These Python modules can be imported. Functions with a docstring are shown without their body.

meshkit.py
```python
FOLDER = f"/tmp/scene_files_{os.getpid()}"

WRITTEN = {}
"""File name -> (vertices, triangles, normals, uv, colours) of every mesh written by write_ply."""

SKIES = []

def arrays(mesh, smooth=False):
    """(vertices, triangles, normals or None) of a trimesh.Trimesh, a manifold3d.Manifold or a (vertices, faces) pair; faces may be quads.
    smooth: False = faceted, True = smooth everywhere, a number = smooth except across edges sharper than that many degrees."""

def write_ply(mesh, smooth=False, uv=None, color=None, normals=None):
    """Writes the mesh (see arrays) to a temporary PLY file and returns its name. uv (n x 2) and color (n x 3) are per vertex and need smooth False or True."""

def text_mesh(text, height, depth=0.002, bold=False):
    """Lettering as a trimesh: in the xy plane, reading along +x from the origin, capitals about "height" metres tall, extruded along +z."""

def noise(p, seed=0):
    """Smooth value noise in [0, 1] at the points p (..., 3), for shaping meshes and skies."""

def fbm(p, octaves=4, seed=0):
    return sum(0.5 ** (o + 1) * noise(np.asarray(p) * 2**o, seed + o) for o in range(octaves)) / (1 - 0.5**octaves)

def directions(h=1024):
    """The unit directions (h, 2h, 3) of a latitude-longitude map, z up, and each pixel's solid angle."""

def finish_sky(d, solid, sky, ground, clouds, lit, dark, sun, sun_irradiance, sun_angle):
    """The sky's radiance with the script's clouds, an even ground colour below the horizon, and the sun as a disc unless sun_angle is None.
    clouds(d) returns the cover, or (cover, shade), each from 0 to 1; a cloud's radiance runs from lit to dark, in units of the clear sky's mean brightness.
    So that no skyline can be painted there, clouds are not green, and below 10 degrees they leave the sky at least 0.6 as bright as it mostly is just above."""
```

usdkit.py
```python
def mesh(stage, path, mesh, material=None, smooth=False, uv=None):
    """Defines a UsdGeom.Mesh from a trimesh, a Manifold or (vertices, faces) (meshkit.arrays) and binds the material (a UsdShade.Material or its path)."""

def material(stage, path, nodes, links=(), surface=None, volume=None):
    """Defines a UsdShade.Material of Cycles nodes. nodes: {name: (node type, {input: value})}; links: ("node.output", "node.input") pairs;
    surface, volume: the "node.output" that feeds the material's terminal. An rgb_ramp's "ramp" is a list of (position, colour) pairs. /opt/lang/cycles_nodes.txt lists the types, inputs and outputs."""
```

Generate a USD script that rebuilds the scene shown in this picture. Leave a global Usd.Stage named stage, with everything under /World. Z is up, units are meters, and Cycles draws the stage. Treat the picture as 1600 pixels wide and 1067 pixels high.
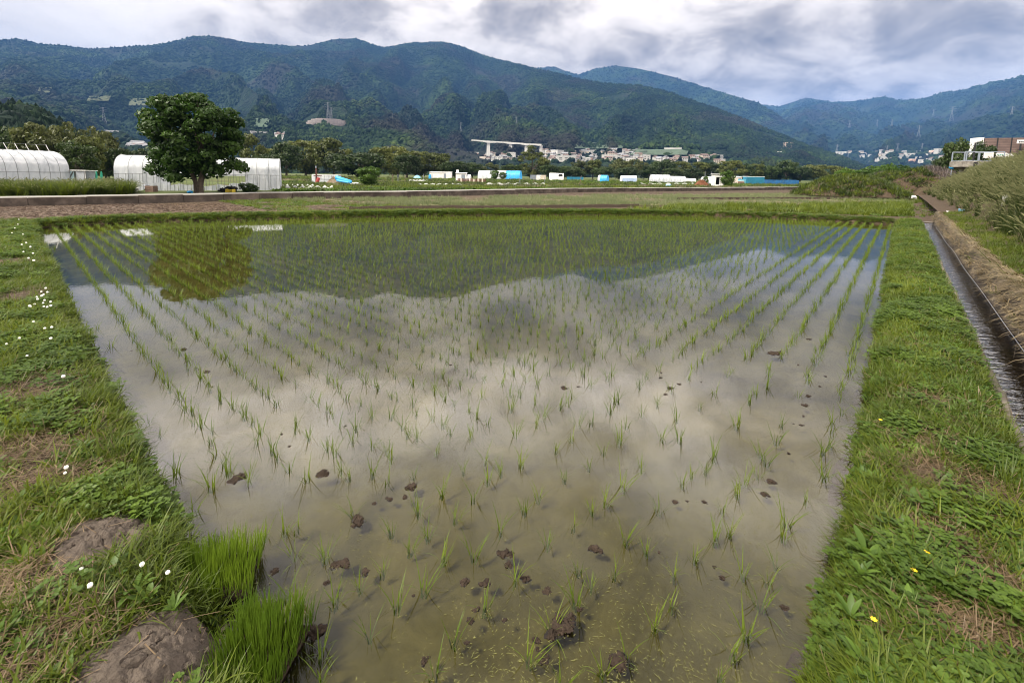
import math, numpy as np, trimesh, usdkit, meshkit
from pxr import Usd, UsdGeom, UsdLux, UsdShade, Gf, Sdf, Vt
from shapely.geometry import Polygon, LineString, Point
from shapely import contains_xy

stage = Usd.Stage.CreateInMemory()
UsdGeom.SetStageUpAxis(stage, 'Z')
UsdGeom.Xform.Define(stage, '/World')
UsdGeom.Scope.Define(stage, '/World/Looks')

# ------------------------------------------------------------------ camera
FOC, PITCH, ROLL, PPY, EYE = 679.0, 0.11, math.radians(0.83), 349.0, 1.9      # pixels of a 1600 px wide picture, radians, metres
_F = np.array([0, math.cos(PITCH), -math.sin(PITCH)]); _R0 = np.array([1.0, 0, 0]); _U0 = np.array([0, math.sin(PITCH), math.cos(PITCH)])
_R = math.cos(ROLL) * _R0 + math.sin(ROLL) * _U0; _U = -math.sin(ROLL) * _R0 + math.cos(ROLL) * _U0
EYEP = np.array([0, 0, EYE])
cam = UsdGeom.Camera.Define(stage, '/World/camera')
cam.CreateHorizontalApertureAttr(36.0); cam.CreateVerticalApertureAttr(36.0 * 682 / 1024)
cam.CreateFocalLengthAttr(36.0 * FOC / 1600)
cam.CreateVerticalApertureOffsetAttr(-36.0 * (533.5 - PPY) / 1600)
cam.CreateClippingRangeAttr(Gf.Vec2f(0.05, 100000))
cam.CreateExposureAttr(0.95)
_m = np.eye(4); _m[0, :3], _m[1, :3], _m[2, :3], _m[3, :3] = _R, _U, -_F, EYEP
cam.AddTransformOp().Set(Gf.Matrix4d(*_m.ravel().tolist()))

# ------------------------------------------------------------------ sun and sky
SUN_EL, SUN_AZ = math.radians(52), math.radians(-125)          # azimuth from +y towards +x
sunv = np.array([math.sin(SUN_AZ) * math.cos(SUN_EL), math.cos(SUN_AZ) * math.cos(SUN_EL), math.sin(SUN_EL)])
sun = UsdLux.DistantLight.Define(stage, '/World/sun')
sun.CreateIntensityAttr(1.15); sun.CreateAngleAttr(9.0); sun.CreateNormalizeAttr(True); sun.CreateColorAttr(Gf.Vec3f(1.0, 0.94, 0.80))
zx = sunv; xx = np.cross([0, 0, 1.0], zx); xx /= np.linalg.norm(xx); yx = np.cross(zx, xx)
_m = np.eye(4); _m[0, :3], _m[1, :3], _m[2, :3] = xx, yx, zx
sun.AddTransformOp().Set(Gf.Matrix4d(*_m.ravel().tolist()))

def M(name, nodes, links, surface='p.BSDF', volume=None):
    return usdkit.material(stage, '/World/Looks/' + name, nodes, links, surface=surface, volume=volume)

def raydir(px, py):
    d = _R * (px - 800) / FOC + _U * (PPY - py) / FOC + _F
    return d / np.linalg.norm(d)

STR = 0.1
_nodes = {
    'tc': ('texture_coordinate', {}), 'sep': ('separate_xyz', {}),
    'sky': ('sky_texture', {'sky_type': 'single_scattering', 'sun_disc': False, 'sun_elevation': SUN_EL, 'sun_rotation': SUN_AZ, 'aerosol_density': 2.0}),
    'zc': ('math', {'math_type': 'maximum', 'value2': 0.0}), 'za': ('math', {'math_type': 'add', 'value2': 0.38}),
    'px': ('math', {'math_type': 'divide'}), 'py': ('math', {'math_type': 'divide'}), 'pv': ('combine_xyz', {'z': 0.0}),
    'n1': ('noise_texture', {'scale': 4.2, 'detail': 9.0, 'roughness': 0.55, 'distortion': 0.35}),
    'off': ('mapping', {'location': (3.1, 7.7, 0), 'scale': (0.9, 1.6, 1)}),
    'n2': ('noise_texture', {'scale': 1.0, 'detail': 4.0, 'roughness': 0.5, 'distortion': 0.3}),
    'n1s': ('map_range', {'from_min': 0.36, 'from_max': 0.64, 'to_min': 0.05, 'to_max': 0.60}),
    'n2s': ('map_range', {'from_min': 0.3, 'from_max': 0.7, 'to_min': 0.0, 'to_max': 0.38}),
    'sum': ('math', {'math_type': 'add'}),
    'ramp': ('rgb_ramp', {'ramp': [(0.0, (0.115, 0.105, 0.101)), (0.3, (0.215, 0.199, 0.19)), (0.5, (0.335, 0.313, 0.30)), (0.75, (0.43, 0.406, 0.39)), (1.0, (0.48, 0.458, 0.44))]}),
    'grad': ('rgb_ramp', {'ramp': [(0.0, (0.86, 0.82, 0.77)), (0.16, (0.92, 0.87, 0.81)), (0.22, (1.08, 1.02, 0.94)), (0.28, (1.35, 1.28, 1.18)), (0.34, (1.8, 1.72, 1.6)), (0.385, (3.0, 2.88, 2.7)), (0.43, (5.3, 5.1, 4.85)), (0.5, (6.2, 6.0, 5.7)), (0.62, (3.0, 2.9, 2.75)), (0.75, (1.7, 1.65, 1.55)), (1.0, (1.7, 1.65, 1.55))]}),
    'cl': ('vector_math', {'math_type': 'multiply'}),
    'gain': ('vector_math', {'math_type': 'scale', 'scale': 1.0 / STR}),
    'mx': ('mix', {'mix_type': 'mix', 'fac': 0.97}), 'bg': ('background_shader', {'strength': STR}),
}
_links = [('tc.generated', 'sep.vector'), ('sep.z', 'zc.value1'), ('zc.value', 'za.value1'), ('sep.x', 'px.value1'), ('za.value', 'px.value2'), ('sep.y', 'py.value1'),
          ('za.value', 'py.value2'), ('px.value', 'pv.x'), ('py.value', 'pv.y'), ('pv.vector', 'n1.vector'), ('pv.vector', 'off.vector'), ('off.vector', 'n2.vector'),
          ('n1.fac', 'n1s.value'), ('n2.fac', 'n2s.value'), ('n1s.result', 'sum.value1'), ('n2s.result', 'sum.value2')]
last = 'sum.value'
# broad banks of cloud: (pixel, half-width in degrees, change of brightness)
for k, (bx, by, wid, amt) in enumerate([(500, 20, 11, -0.16), (1330, 70, 12, -0.20), (1580, 60, 10, -0.20), (1120, 80, 6, -0.12), (880, 0, 4, -0.22), (60, 20, 14, 0.36), (260, 60, 9, 0.16), (790, 40, 5, 0.08), (1000, 30, 8, 0.14), (1250, 150, 9, 0.18), (1560, 120, 6, 0.12)]):
    c = raydir(bx, by)
    _nodes[f'd{k}'] = ('vector_math', {'math_type': 'distance', 'vector2': tuple(c)})
    _nodes[f'm{k}'] = ('map_range', {'range_type': 'smoothstep', 'from_min': 0.0, 'from_max': math.radians(wid) * 1.6, 'to_min': amt, 'to_max': 0.0})
    _nodes[f'a{k}'] = ('math', {'math_type': 'add'})
    _links += [('tc.generated', f'd{k}.vector1'), (f'd{k}.value', f'm{k}.value'), (last, f'a{k}.value1'), (f'm{k}.result', f'a{k}.value2')]
    last = f'a{k}.value'
_links += [(last, 'ramp.fac'), ('sep.z', 'grad.fac'), ('ramp.color', 'cl.vector1'), ('grad.color', 'cl.vector2'), ('cl.vector', 'gain.vector1'), ('sky.color', 'mx.color1'),
           ('gain.vector', 'mx.color2'), ('mx.color', 'bg.color')]
skymat = M('sky', _nodes, _links, surface='bg.background')
dome = UsdLux.DomeLight.Define(stage, '/World/sky')
UsdShade.MaterialBindingAPI.Apply(dome.GetPrim()).Bind(skymat)
dome.GetPrim().SetCustomDataByKey('label', 'layered grey overcast sky above the mountains'); dome.GetPrim().SetCustomDataByKey('category', 'sky'); dome.GetPrim().SetCustomDataByKey('kind', 'structure')

# ------------------------------------------------------------------ helpers
rng = np.random.default_rng(7)
_count = {}

def numbered(parent, name):
    k = f'{parent}/{name}'; n = _count.get(k, 0); _count[k] = n + 1
    return k if n == 0 else f'{k}_{n:03d}'

def tag(p, label=None, cat=None, group=None, kind=None):
    for k, v in (('label', label), ('category', cat), ('group', group), ('kind', kind)):
        if v: p.SetCustomDataByKey(k, v)
    return p

def obj(name, mesh, mat, parent='/World', label=None, cat=None, group=None, kind=None, smooth=False):
    parent = parent if isinstance(parent, str) else str(parent.GetPath())
    g = usdkit.mesh(stage, numbered(parent, name), mesh, mat, smooth=smooth)
    return tag(g.GetPrim(), label, cat, group, kind)

def xf(path, loc=(0, 0, 0), rz=0.0, scale=None):
    x = UsdGeom.Xform.Define(stage, path)
    x.AddTranslateOp().Set(Gf.Vec3d(*map(float, loc)))
    if rz: x.AddRotateZOp().Set(math.degrees(rz))
    if scale is not None: x.AddScaleOp().Set(Gf.Vec3f(*([float(scale)] * 3 if np.ndim(scale) == 0 else map(float, scale))))
    return x.GetPrim()

def thing(name, label, cat, loc=(0, 0, 0), rz=0.0, group=None, scale=None):
    return tag(xf(numbered('/World', name), loc, rz, scale), label, cat, group)

def cls(name):
    return stage.CreateClassPrim('/World/' + name)

def copy(src, name, label, cat, loc, rz=0.0, scale=None, group=None):
    p = thing(name, label, cat, loc, rz, group, scale)
    p.GetReferences().AddInternalReference(src.GetPath()); p.SetInstanceable(True)
    return p

def scatter(name, protos, pos, idx, rz, scale, parent='/World', tilt=None, **kw):
    """One PointInstancer of the prototype meshes [(mesh, material)]."""
    parent = parent if isinstance(parent, str) else str(parent.GetPath())
    path = numbered(parent, name)
    pi = UsdGeom.PointInstancer.Define(stage, path)
    targets = []
    for k, (m, mat) in enumerate(protos):
        targets.append(usdkit.mesh(stage, f'{path}/kind_{k:03d}', m, mat, smooth=False).GetPath())
    pi.CreatePrototypesRel().SetTargets(targets)
    n = len(pos)
    pi.CreatePositionsAttr(Vt.Vec3fArray.FromNumpy(np.asarray(pos, np.float32)))
    pi.CreateProtoIndicesAttr(Vt.IntArray.FromNumpy(np.asarray(idx, np.int32)))
    rz = np.asarray(rz, float)
    q = np.zeros((n, 4)); q[:, 0] = np.cos(rz / 2); q[:, 3] = np.sin(rz / 2)
    if tilt is not None:                                  # tilt: (angle, azimuth) applied after the spin
        a, b = tilt; tq = np.stack([np.cos(a / 2), np.sin(a / 2) * np.cos(b), np.sin(a / 2) * np.sin(b), 0 * a], 1)
        w1, x1, y1, z1 = tq.T; w2, x2, y2, z2 = q.T
        q = np.stack([w1*w2-x1*x2-y1*y2-z1*z2, w1*x2+x1*w2+y1*z2-z1*y2, w1*y2-x1*z2+y1*w2+z1*x2, w1*z2+x1*y2-y1*x2+z1*w2], 1)
    pi.CreateOrientationsAttr(Vt.QuathArray([Gf.Quath(*map(float, r)) for r in q]))
    s = np.asarray(scale, np.float32)
    pi.CreateScalesAttr(Vt.Vec3fArray.FromNumpy(np.ascontiguousarray(np.repeat(s[:, None], 3, 1) if s.ndim == 1 else s)))
    return tag(pi.GetPrim(), **kw)

def at(px, py, z=0.0):
    d = raydir(px, py); return EYEP + d * (z - EYE) / d[2]

def atd(px, py, depth):
    """The point of the ray through a pixel at a given distance straight ahead (y)."""
    d = raydir(px, py); return EYEP + d * depth / d[1]

def pix(P):
    P = np.atleast_2d(P) - EYEP; z = P @ _F
    return np.stack([800 + FOC * (P @ _R) / z, PPY - FOC * (P @ _U) / z, z], 1)

def cat_(meshes):
    V, Fc, n = [], [], 0
    for m in meshes:
        v, f = (np.asarray(m[0]), np.asarray(m[1])) if isinstance(m, tuple) else (np.asarray(m.vertices), np.asarray(m.faces))
        V.append(v); Fc.append(f + n); n += len(v)
    return np.vstack(V), np.vstack(Fc)

def box(sx, sy, sz, c=(0, 0, 0), rz=0.0):
    b = trimesh.creation.box((sx, sy, sz))
    if rz: b.apply_transform(trimesh.transformations.rotation_matrix(rz, [0, 0, 1]))
    b.apply_translation(c); return np.array(b.vertices), np.array(b.faces)

def bevbox(sx, sy, sz, c=(0, 0, 0), rz=0.0, bev=0.02):
    """A box with chamfered edges, standing with its base at c."""
    pts = []
    for x in (-1, 1):
        for y in (-1, 1):
            for z in (0, 1):
                for k in range(3):
                    p = np.array([x * sx / 2, y * sy / 2, z * sz]); d = np.array([-x, -y, 1 - 2 * z]) * bev; d[k] = 0
                    pts.append(p + d)
    h = trimesh.convex.convex_hull(np.array(pts))
    if rz: h.apply_transform(trimesh.transformations.rotation_matrix(rz, [0, 0, 1]))
    h.apply_translation(c); return np.array(h.vertices), np.array(h.faces)

def tube(pts, rad, sides=6, cap=True):
    p = np.asarray(pts, float); t = np.gradient(p, axis=0); t /= np.linalg.norm(t, axis=1, keepdims=True) + 1e-12
    ref = np.where(np.abs(t[:, 2:]) < 0.9, [[0, 0, 1.0]], [[1.0, 0, 0]])
    a = np.cross(t, ref); a /= np.linalg.norm(a, axis=1, keepdims=True) + 1e-12
    b = np.cross(t, a); ang = np.arange(sides) * 2 * np.pi / sides
    r = np.broadcast_to(rad, (len(p),))
    v = p[:, None] + r[:, None, None] * (np.cos(ang)[None, :, None] * a[:, None] + np.sin(ang)[None, :, None] * b[:, None])
    i, j = np.meshgrid(np.arange(len(p) - 1), np.arange(sides), indexing='ij')
    q = np.stack([i*sides+j, i*sides+(j+1) % sides, (i+1)*sides+(j+1) % sides, (i+1)*sides+j], -1).reshape(-1, 4)
    f = [q[:, [0, 1, 2]], q[:, [0, 2, 3]]]; v = v.reshape(-1, 3)
    if cap:
        n = len(v); v = np.vstack([v, p[0], p[-1]]); j = np.arange(sides); o = (len(p) - 1) * sides
        f += [np.stack([(j + 1) % sides, j, np.full(sides, n)], 1), np.stack([o + j, o + (j + 1) % sides, np.full(sides, n + 1)], 1)]
    return v, np.vstack(f)

def grid(P):
    """P: (n, m, 3) points -> mesh."""
    n, m = P.shape[:2]; i, j = np.meshgrid(np.arange(n - 1), np.arange(m - 1), indexing='ij')
    q = np.stack([i*m+j, (i+1)*m+j, (i+1)*m+j+1, i*m+j+1], -1).reshape(-1, 4)
    return P.reshape(-1, 3), np.vstack([q[:, [0, 1, 2]], q[:, [0, 2, 3]]])

def flip(m): return m[0], m[1][:, ::-1]

def blades(base, phi, lean, bend, length, width, seg=3, prof='grass', twist=None, fold=0.0):
    """Many leaf blades as strips. base (n,3); phi azimuth; lean angle from the vertical at the foot; bend added along the blade."""
    n = len(phi); s = np.linspace(0, 1, seg + 1)
    ang = lean[:, None] + bend[:, None] * s[None]
    ds = length[:, None] / seg
    mid = (ang[:, 1:] + ang[:, :-1]) / 2
    hr = np.concatenate([np.zeros((n, 1)), np.cumsum(np.sin(mid) * ds, 1)], 1); hz = np.concatenate([np.zeros((n, 1)), np.cumsum(np.cos(mid) * ds, 1)], 1)
    c = np.stack([base[:, :1] + hr * np.cos(phi)[:, None], base[:, 1:2] + hr * np.sin(phi)[:, None], base[:, 2:3] + hz], -1)
    w = {'grass': np.clip(1.05 - s ** 1.6, 0.04, 1), 'leaf': np.clip(np.sin(np.pi * np.clip(s * 0.92 + 0.05, 0, 1)) ** 0.8, 0.06, 1), 'flat': np.ones_like(s)}[prof]
    tw = phi + np.pi / 2 if twist is None else phi + np.pi / 2 + twist
    side = np.stack([np.cos(tw), np.sin(tw), np.zeros(n)], -1)[:, None] * (width[:, None] * w[None] / 2)[..., None]
    up = np.zeros_like(side); up[..., 2] = fold * width[:, None] * w[None]
    if prof == 'leaf':
        P = np.stack([c - side + up, c, c + side + up], 2); k = 3
    else:
        P = np.stack([c - side, c + side], 2); k = 2
    idx = np.arange(n * (seg + 1) * k).reshape(n, seg + 1, k)
    q = np.stack([idx[:, :-1, :-1], idx[:, :-1, 1:], idx[:, 1:, 1:], idx[:, 1:, :-1]], -1).reshape(-1, 4)
    return P.reshape(-1, 3), np.vstack([q[:, [0, 1, 2]], q[:, [0, 2, 3]]])

def U(a, b, n=None): return rng.uniform(a, b, n)

def fbm2(x, y, sc, oct=4, seed=0):
    return meshkit.fbm(np.stack([np.asarray(x, float) * sc, np.asarray(y, float) * sc, np.zeros_like(np.asarray(x, float)) + seed * 1.7], -1), oct, seed)

# ------------------------------------------------------------------ materials
def leafmat(name, ramp, transl=0.42, rough=0.5, nscale=0.8, spec=0.3):
    """Leaves: one colour per leaf out of the ramp, shifted by slow noise over the ground and per copy."""
    tr = [(p, tuple(min(1, c * 1.25) for c in col)) for p, col in ramp]
    return M(name, {
        'g': ('geometry', {}), 'o': ('object_info', {}), 'n': ('noise_texture', {'scale': nscale, 'detail': 3.0}),
        'a': ('math', {'math_type': 'multiply', 'value2': 0.75}), 'b': ('math', {'math_type': 'multiply_add', 'value2': 0.25}), 'c': ('math', {'math_type': 'multiply_add', 'value2': 0.8}),
        's': ('math', {'math_type': 'subtract', 'value2': 0.40}),
        'r': ('rgb_ramp', {'ramp': ramp}), 'r2': ('rgb_ramp', {'ramp': tr}),
        'p': ('principled_bsdf', {'roughness': rough, 'specular_ior_level': spec}), 't': ('translucent_bsdf', {}), 'mx': ('mix_closure', {'fac': transl})},
        [('g.position', 'n.vector'), ('g.random_per_island', 'a.value1'), ('o.random', 'b.value1'), ('a.value', 'b.value3'), ('n.fac', 'c.value1'), ('b.value', 'c.value3'),
         ('c.value', 's.value1'), ('s.value', 'r.fac'), ('s.value', 'r2.fac'), ('r.color', 'p.base_color'), ('r2.color', 't.color'), ('p.BSDF', 'mx.closure1'), ('t.BSDF', 'mx.closure2')],
        surface='mx.closure')

GRASS = leafmat('grass', [(0.0, (0.0565, 0.0831, 0.0074)), (0.45, (0.1494, 0.1847, 0.0148)), (0.8, (0.2822, 0.3078, 0.0296)), (1.0, (0.4482, 0.4309, 0.0741))])
CLOVER = leafmat('clover', [(0.0, (0.0546, 0.0948, 0.0140)), (0.5, (0.1365, 0.2106, 0.0234)), (1.0, (0.3458, 0.4299, 0.0468))], nscale=1.5)
WEED = leafmat('weed', [(0.0, (0.0572, 0.1032, 0.0185)), (0.5, (0.1430, 0.2269, 0.0290)), (1.0, (0.3003, 0.3850, 0.0660))], nscale=2.0)
RICE = leafmat('rice', [(0.0, (0.0675, 0.1063, 0.0072)), (0.5, (0.1485, 0.2000, 0.0120)), (1.0, (0.2700, 0.3063, 0.0264))], transl=0.4, nscale=0.5)
MATRICE = leafmat('nursery_rice', [(0.0, (0.0525, 0.0952, 0.0073)), (0.5, (0.1500, 0.2196, 0.0169)), (1.0, (0.3600, 0.4246, 0.0363))], transl=0.4, nscale=6)
STRAW = leafmat('straw', [(0.0, (0.09, 0.06, 0.032)), (0.5, (0.22, 0.155, 0.09)), (1.0, (0.48, 0.38, 0.26))], transl=0.1, nscale=2)
TALLGR = leafmat('tall_grass', [(0.0, (0.0260, 0.0420, 0.0084)), (0.5, (0.0845, 0.1080, 0.0216)), (1.0, (0.1950, 0.2040, 0.0600))], nscale=0.35)
SEEDHD = leafmat('seed_head', [(0.0, (0.16, 0.17, 0.08)), (0.5, (0.24, 0.24, 0.12)), (1.0, (0.36, 0.34, 0.2))], transl=0.3, nscale=0.35)
ONION = leafmat('field_crop', [(0.0, (0.1200, 0.1440, 0.0660)), (0.5, (0.2040, 0.2220, 0.1080)), (1.0, (0.3360, 0.3120, 0.1800))], nscale=0.25)
TREEDK = leafmat('walnut_leaf', [(0.0, (0.0215, 0.0505, 0.0040)), (0.45, (0.0718, 0.1359, 0.0092)), (0.8, (0.1794, 0.2812, 0.0198)), (1.0, (0.3768, 0.5046, 0.0594))], transl=0.25, nscale=0.7)
TREEOL = leafmat('olive_tree_leaf', [(0.0, (0.0448, 0.0578, 0.0088)), (0.5, (0.1271, 0.1375, 0.0242)), (1.0, (0.2691, 0.2612, 0.0605))], transl=0.25, nscale=0.12)
TREEGR = leafmat('green_tree_leaf', [(0.0, (0.0163, 0.0300, 0.0055)), (0.5, (0.0450, 0.0720, 0.0110)), (1.0, (0.1250, 0.1620, 0.0264))], transl=0.25, nscale=0.12)
TREEBL = leafmat('blossom_tree_leaf', [(0.0, (0.035, 0.045, 0.010)), (0.4, (0.11, 0.12, 0.03)), (0.7, (0.26, 0.24, 0.10)), (1.0, (0.50, 0.44, 0.25))], transl=0.25, nscale=0.12)

def plain(name, col, rough=0.7, var=0.25, scale=3.0, bump=0.0, bscale=20.0, bdist=0.02, spec=0.3, metallic=0.0, dirt=None):
    d = tuple(c * (1 - var) for c in col); l = tuple(min(1, c * (1 + var)) for c in col)
    nodes = {'g': ('geometry', {}), 'n': ('noise_texture', {'scale': scale, 'detail': 5.0, 'roughness': 0.6}), 'r': ('rgb_ramp', {'ramp': [(0.25, d), (0.75, l)] if dirt is None else [(0.25, dirt), (0.45, d), (0.75, l)]}),
             'p': ('principled_bsdf', {'roughness': rough, 'specular_ior_level': spec, 'metallic': metallic})}
    links = [('g.position', 'n.vector'), ('n.fac', 'r.fac'), ('r.color', 'p.base_color')]
    if bump:
        nodes['n2'] = ('noise_texture', {'scale': bscale, 'detail': 6.0, 'roughness': 0.65}); nodes['b'] = ('bump', {'strength': bump, 'distance': bdist})
        links += [('g.position', 'n2.vector'), ('n2.fac', 'b.height'), ('b.normal', 'p.normal')]
    return M(name, nodes, links)

SOIL = plain('bank_soil', (0.062, 0.044, 0.03), 0.9, 0.45, 5, 0.9, 30, 0.03, 0.15)
MUD = plain('grey_mud', (0.098, 0.078, 0.064), 0.85, 0.35, 14, 1.0, 60, 0.02, 0.15)
CLOD = plain('wet_clod', (0.036, 0.025, 0.018), 0.8, 0.5, 25, 1.0, 70, 0.015, 0.15)
TILLED = plain('tilled_soil', (0.115, 0.083, 0.066), 0.95, 0.45, 3.5, 1.0, 12, 0.08, 0.1)
CONC = plain('concrete', (0.27, 0.245, 0.215), 0.85, 0.35, 2.5, 0.5, 25, 0.01, 0.2, dirt=(0.11, 0.09, 0.075))
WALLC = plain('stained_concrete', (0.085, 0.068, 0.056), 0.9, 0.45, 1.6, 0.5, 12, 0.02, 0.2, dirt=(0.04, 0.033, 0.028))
ROADM = plain('road_surface', (0.22, 0.21, 0.195), 0.9, 0.15, 0.8, 0.3, 40, 0.01, 0.2)
BARK = plain('bark', (0.075, 0.06, 0.047), 0.9, 0.35, 8, 0.8, 20, 0.03, 0.15)
FARM = plain('farmland', (0.10, 0.125, 0.045), 0.95, 0.5, 0.12, 0, spec=0.1, dirt=(0.14, 0.11, 0.06))
WHITE = plain('white_paint', (0.74, 0.73, 0.72), 0.6, 0.12, 0.6, dirt=(0.5, 0.47, 0.43))
ROOFG = plain('grey_roof', (0.19, 0.19, 0.205), 0.6, 0.2, 0.3)
ROOFR = plain('red_roof', (0.30, 0.085, 0.075), 0.6, 0.15, 0.3)
ROOFB = plain('brown_roof', (0.14, 0.098, 0.088), 0.7, 0.25, 0.8)
CREAM = plain('cream_wall', (0.58, 0.50, 0.43), 0.7, 0.12, 0.5)
PINK = plain('pink_wall', (0.60, 0.38, 0.31), 0.7, 0.12, 0.5)
BLUE = plain('blue_tarp', (0.035, 0.30, 0.62), 0.45, 0.18, 0.8)
TEAL = plain('teal_metal', (0.02, 0.145, 0.235), 0.5, 0.2, 0.6)
TEAL2 = plain('blue_fence_sheet', (0.02, 0.10, 0.25), 0.5, 0.35, 0.9)
RUST = plain('rust', (0.09, 0.04, 0.03), 0.8, 0.35, 4)
REDSOIL = plain('red_soil', (0.14, 0.06, 0.035), 0.95, 0.3, 1.0, 0.8, 4, 0.1, 0.1)
STEEL = plain('grey_steel', (0.24, 0.27, 0.32), 0.45, 0.15, 5, metallic=0.3)
PYLON = plain('pylon_steel', (0.14, 0.15, 0.165), 0.5, 0.1, 1)
DARK = plain('dark_void', (0.02, 0.02, 0.022), 0.8, 0.2, 3)
WOOD = plain('old_boards', (0.16, 0.105, 0.08), 0.85, 0.4, 3)
LITBLUE = plain('blue_litter', (0.22, 0.46, 0.66), 0.5, 0.15, 6)
LITWHITE = plain('white_rag', (0.70, 0.69, 0.68), 0.7, 0.1, 9)
PETAL = plain('clover_petal', (0.78, 0.77, 0.72), 0.7, 0.1, 40)
YELLOW = plain('yellow_petal', (0.75, 0.50, 0.02), 0.6, 0.1, 40)
INK = plain('dark_ink', (0.03, 0.03, 0.035), 0.6, 0.1, 4)
FLECK = leafmat('fleck', [(0.0, (0.1040, 0.1040, 0.0315)), (0.5, (0.1920, 0.1880, 0.0630)), (1.0, (0.3200, 0.3040, 0.1350))], transl=0.0, nscale=3)
FILM = M('plastic_film', {'g': ('geometry', {}), 'mp': ('mapping', {'scale': (1.2, 1.2, 0.35)}), 'n': ('noise_texture', {'scale': 1.7, 'detail': 6.0, 'roughness': 0.6, 'distortion': 0.8}),
    'r': ('rgb_ramp', {'ramp': [(0.25, (0.42, 0.45, 0.49)), (0.5, (0.70, 0.72, 0.76)), (0.75, (0.82, 0.83, 0.86))]}), 'n2': ('noise_texture', {'scale': 3.0, 'detail': 4.0}), 'b': ('bump', {'strength': 0.5, 'distance': 0.06}),
    'p': ('principled_bsdf', {'roughness': 0.4, 'specular_ior_level': 0.5}), 't': ('translucent_bsdf', {}), 'mx': ('mix_closure', {'fac': 0.4})},
    [('g.position', 'mp.vector'), ('mp.vector', 'n.vector'), ('n.fac', 'r.fac'), ('mp.vector', 'n2.vector'), ('n2.fac', 'b.height'), ('b.normal', 'p.normal'), ('r.color', 'p.base_color'), ('r.color', 't.color'), ('p.BSDF', 'mx.closure1'), ('t.BSDF', 'mx.closure2')], surface='mx.closure')

def watermat(name, ior, rough, sc1, d1, tint, stretch=(1, 1, 1), rot=0.0):
    return M(name, {'g': ('geometry', {}), 'mp': ('mapping', {'rotation': (0, 0, rot), 'scale': stretch}), 'n': ('noise_texture', {'scale': sc1, 'detail': 3.0, 'roughness': 0.5}),
        'b': ('bump', {'strength': 1.0, 'distance': d1}), 'f': ('fresnel', {'IOR': ior}), 't': ('transparent_bsdf', {'color': tint}), 'gl': ('glossy_bsdf', {'roughness': rough, 'color': (1, 1, 1)}), 'mx': ('mix_closure', {})},
        [('g.position', 'mp.vector'), ('mp.vector', 'n.vector'), ('n.fac', 'b.height'), ('b.normal', 'gl.normal'), ('f.fac', 'mx.fac'), ('t.BSDF', 'mx.closure1'), ('gl.BSDF', 'mx.closure2')], surface='mx.closure')
WATER = watermat('paddy_water', 1.52, 0.006, 9.0, 0.0003, (0.9, 0.9, 0.86))
CHWATER = watermat('channel_water', 1.7, 0.03, 9.0, 0.014, (0.5, 0.42, 0.34), (0.55, 2.4, 1), -0.84)

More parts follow.
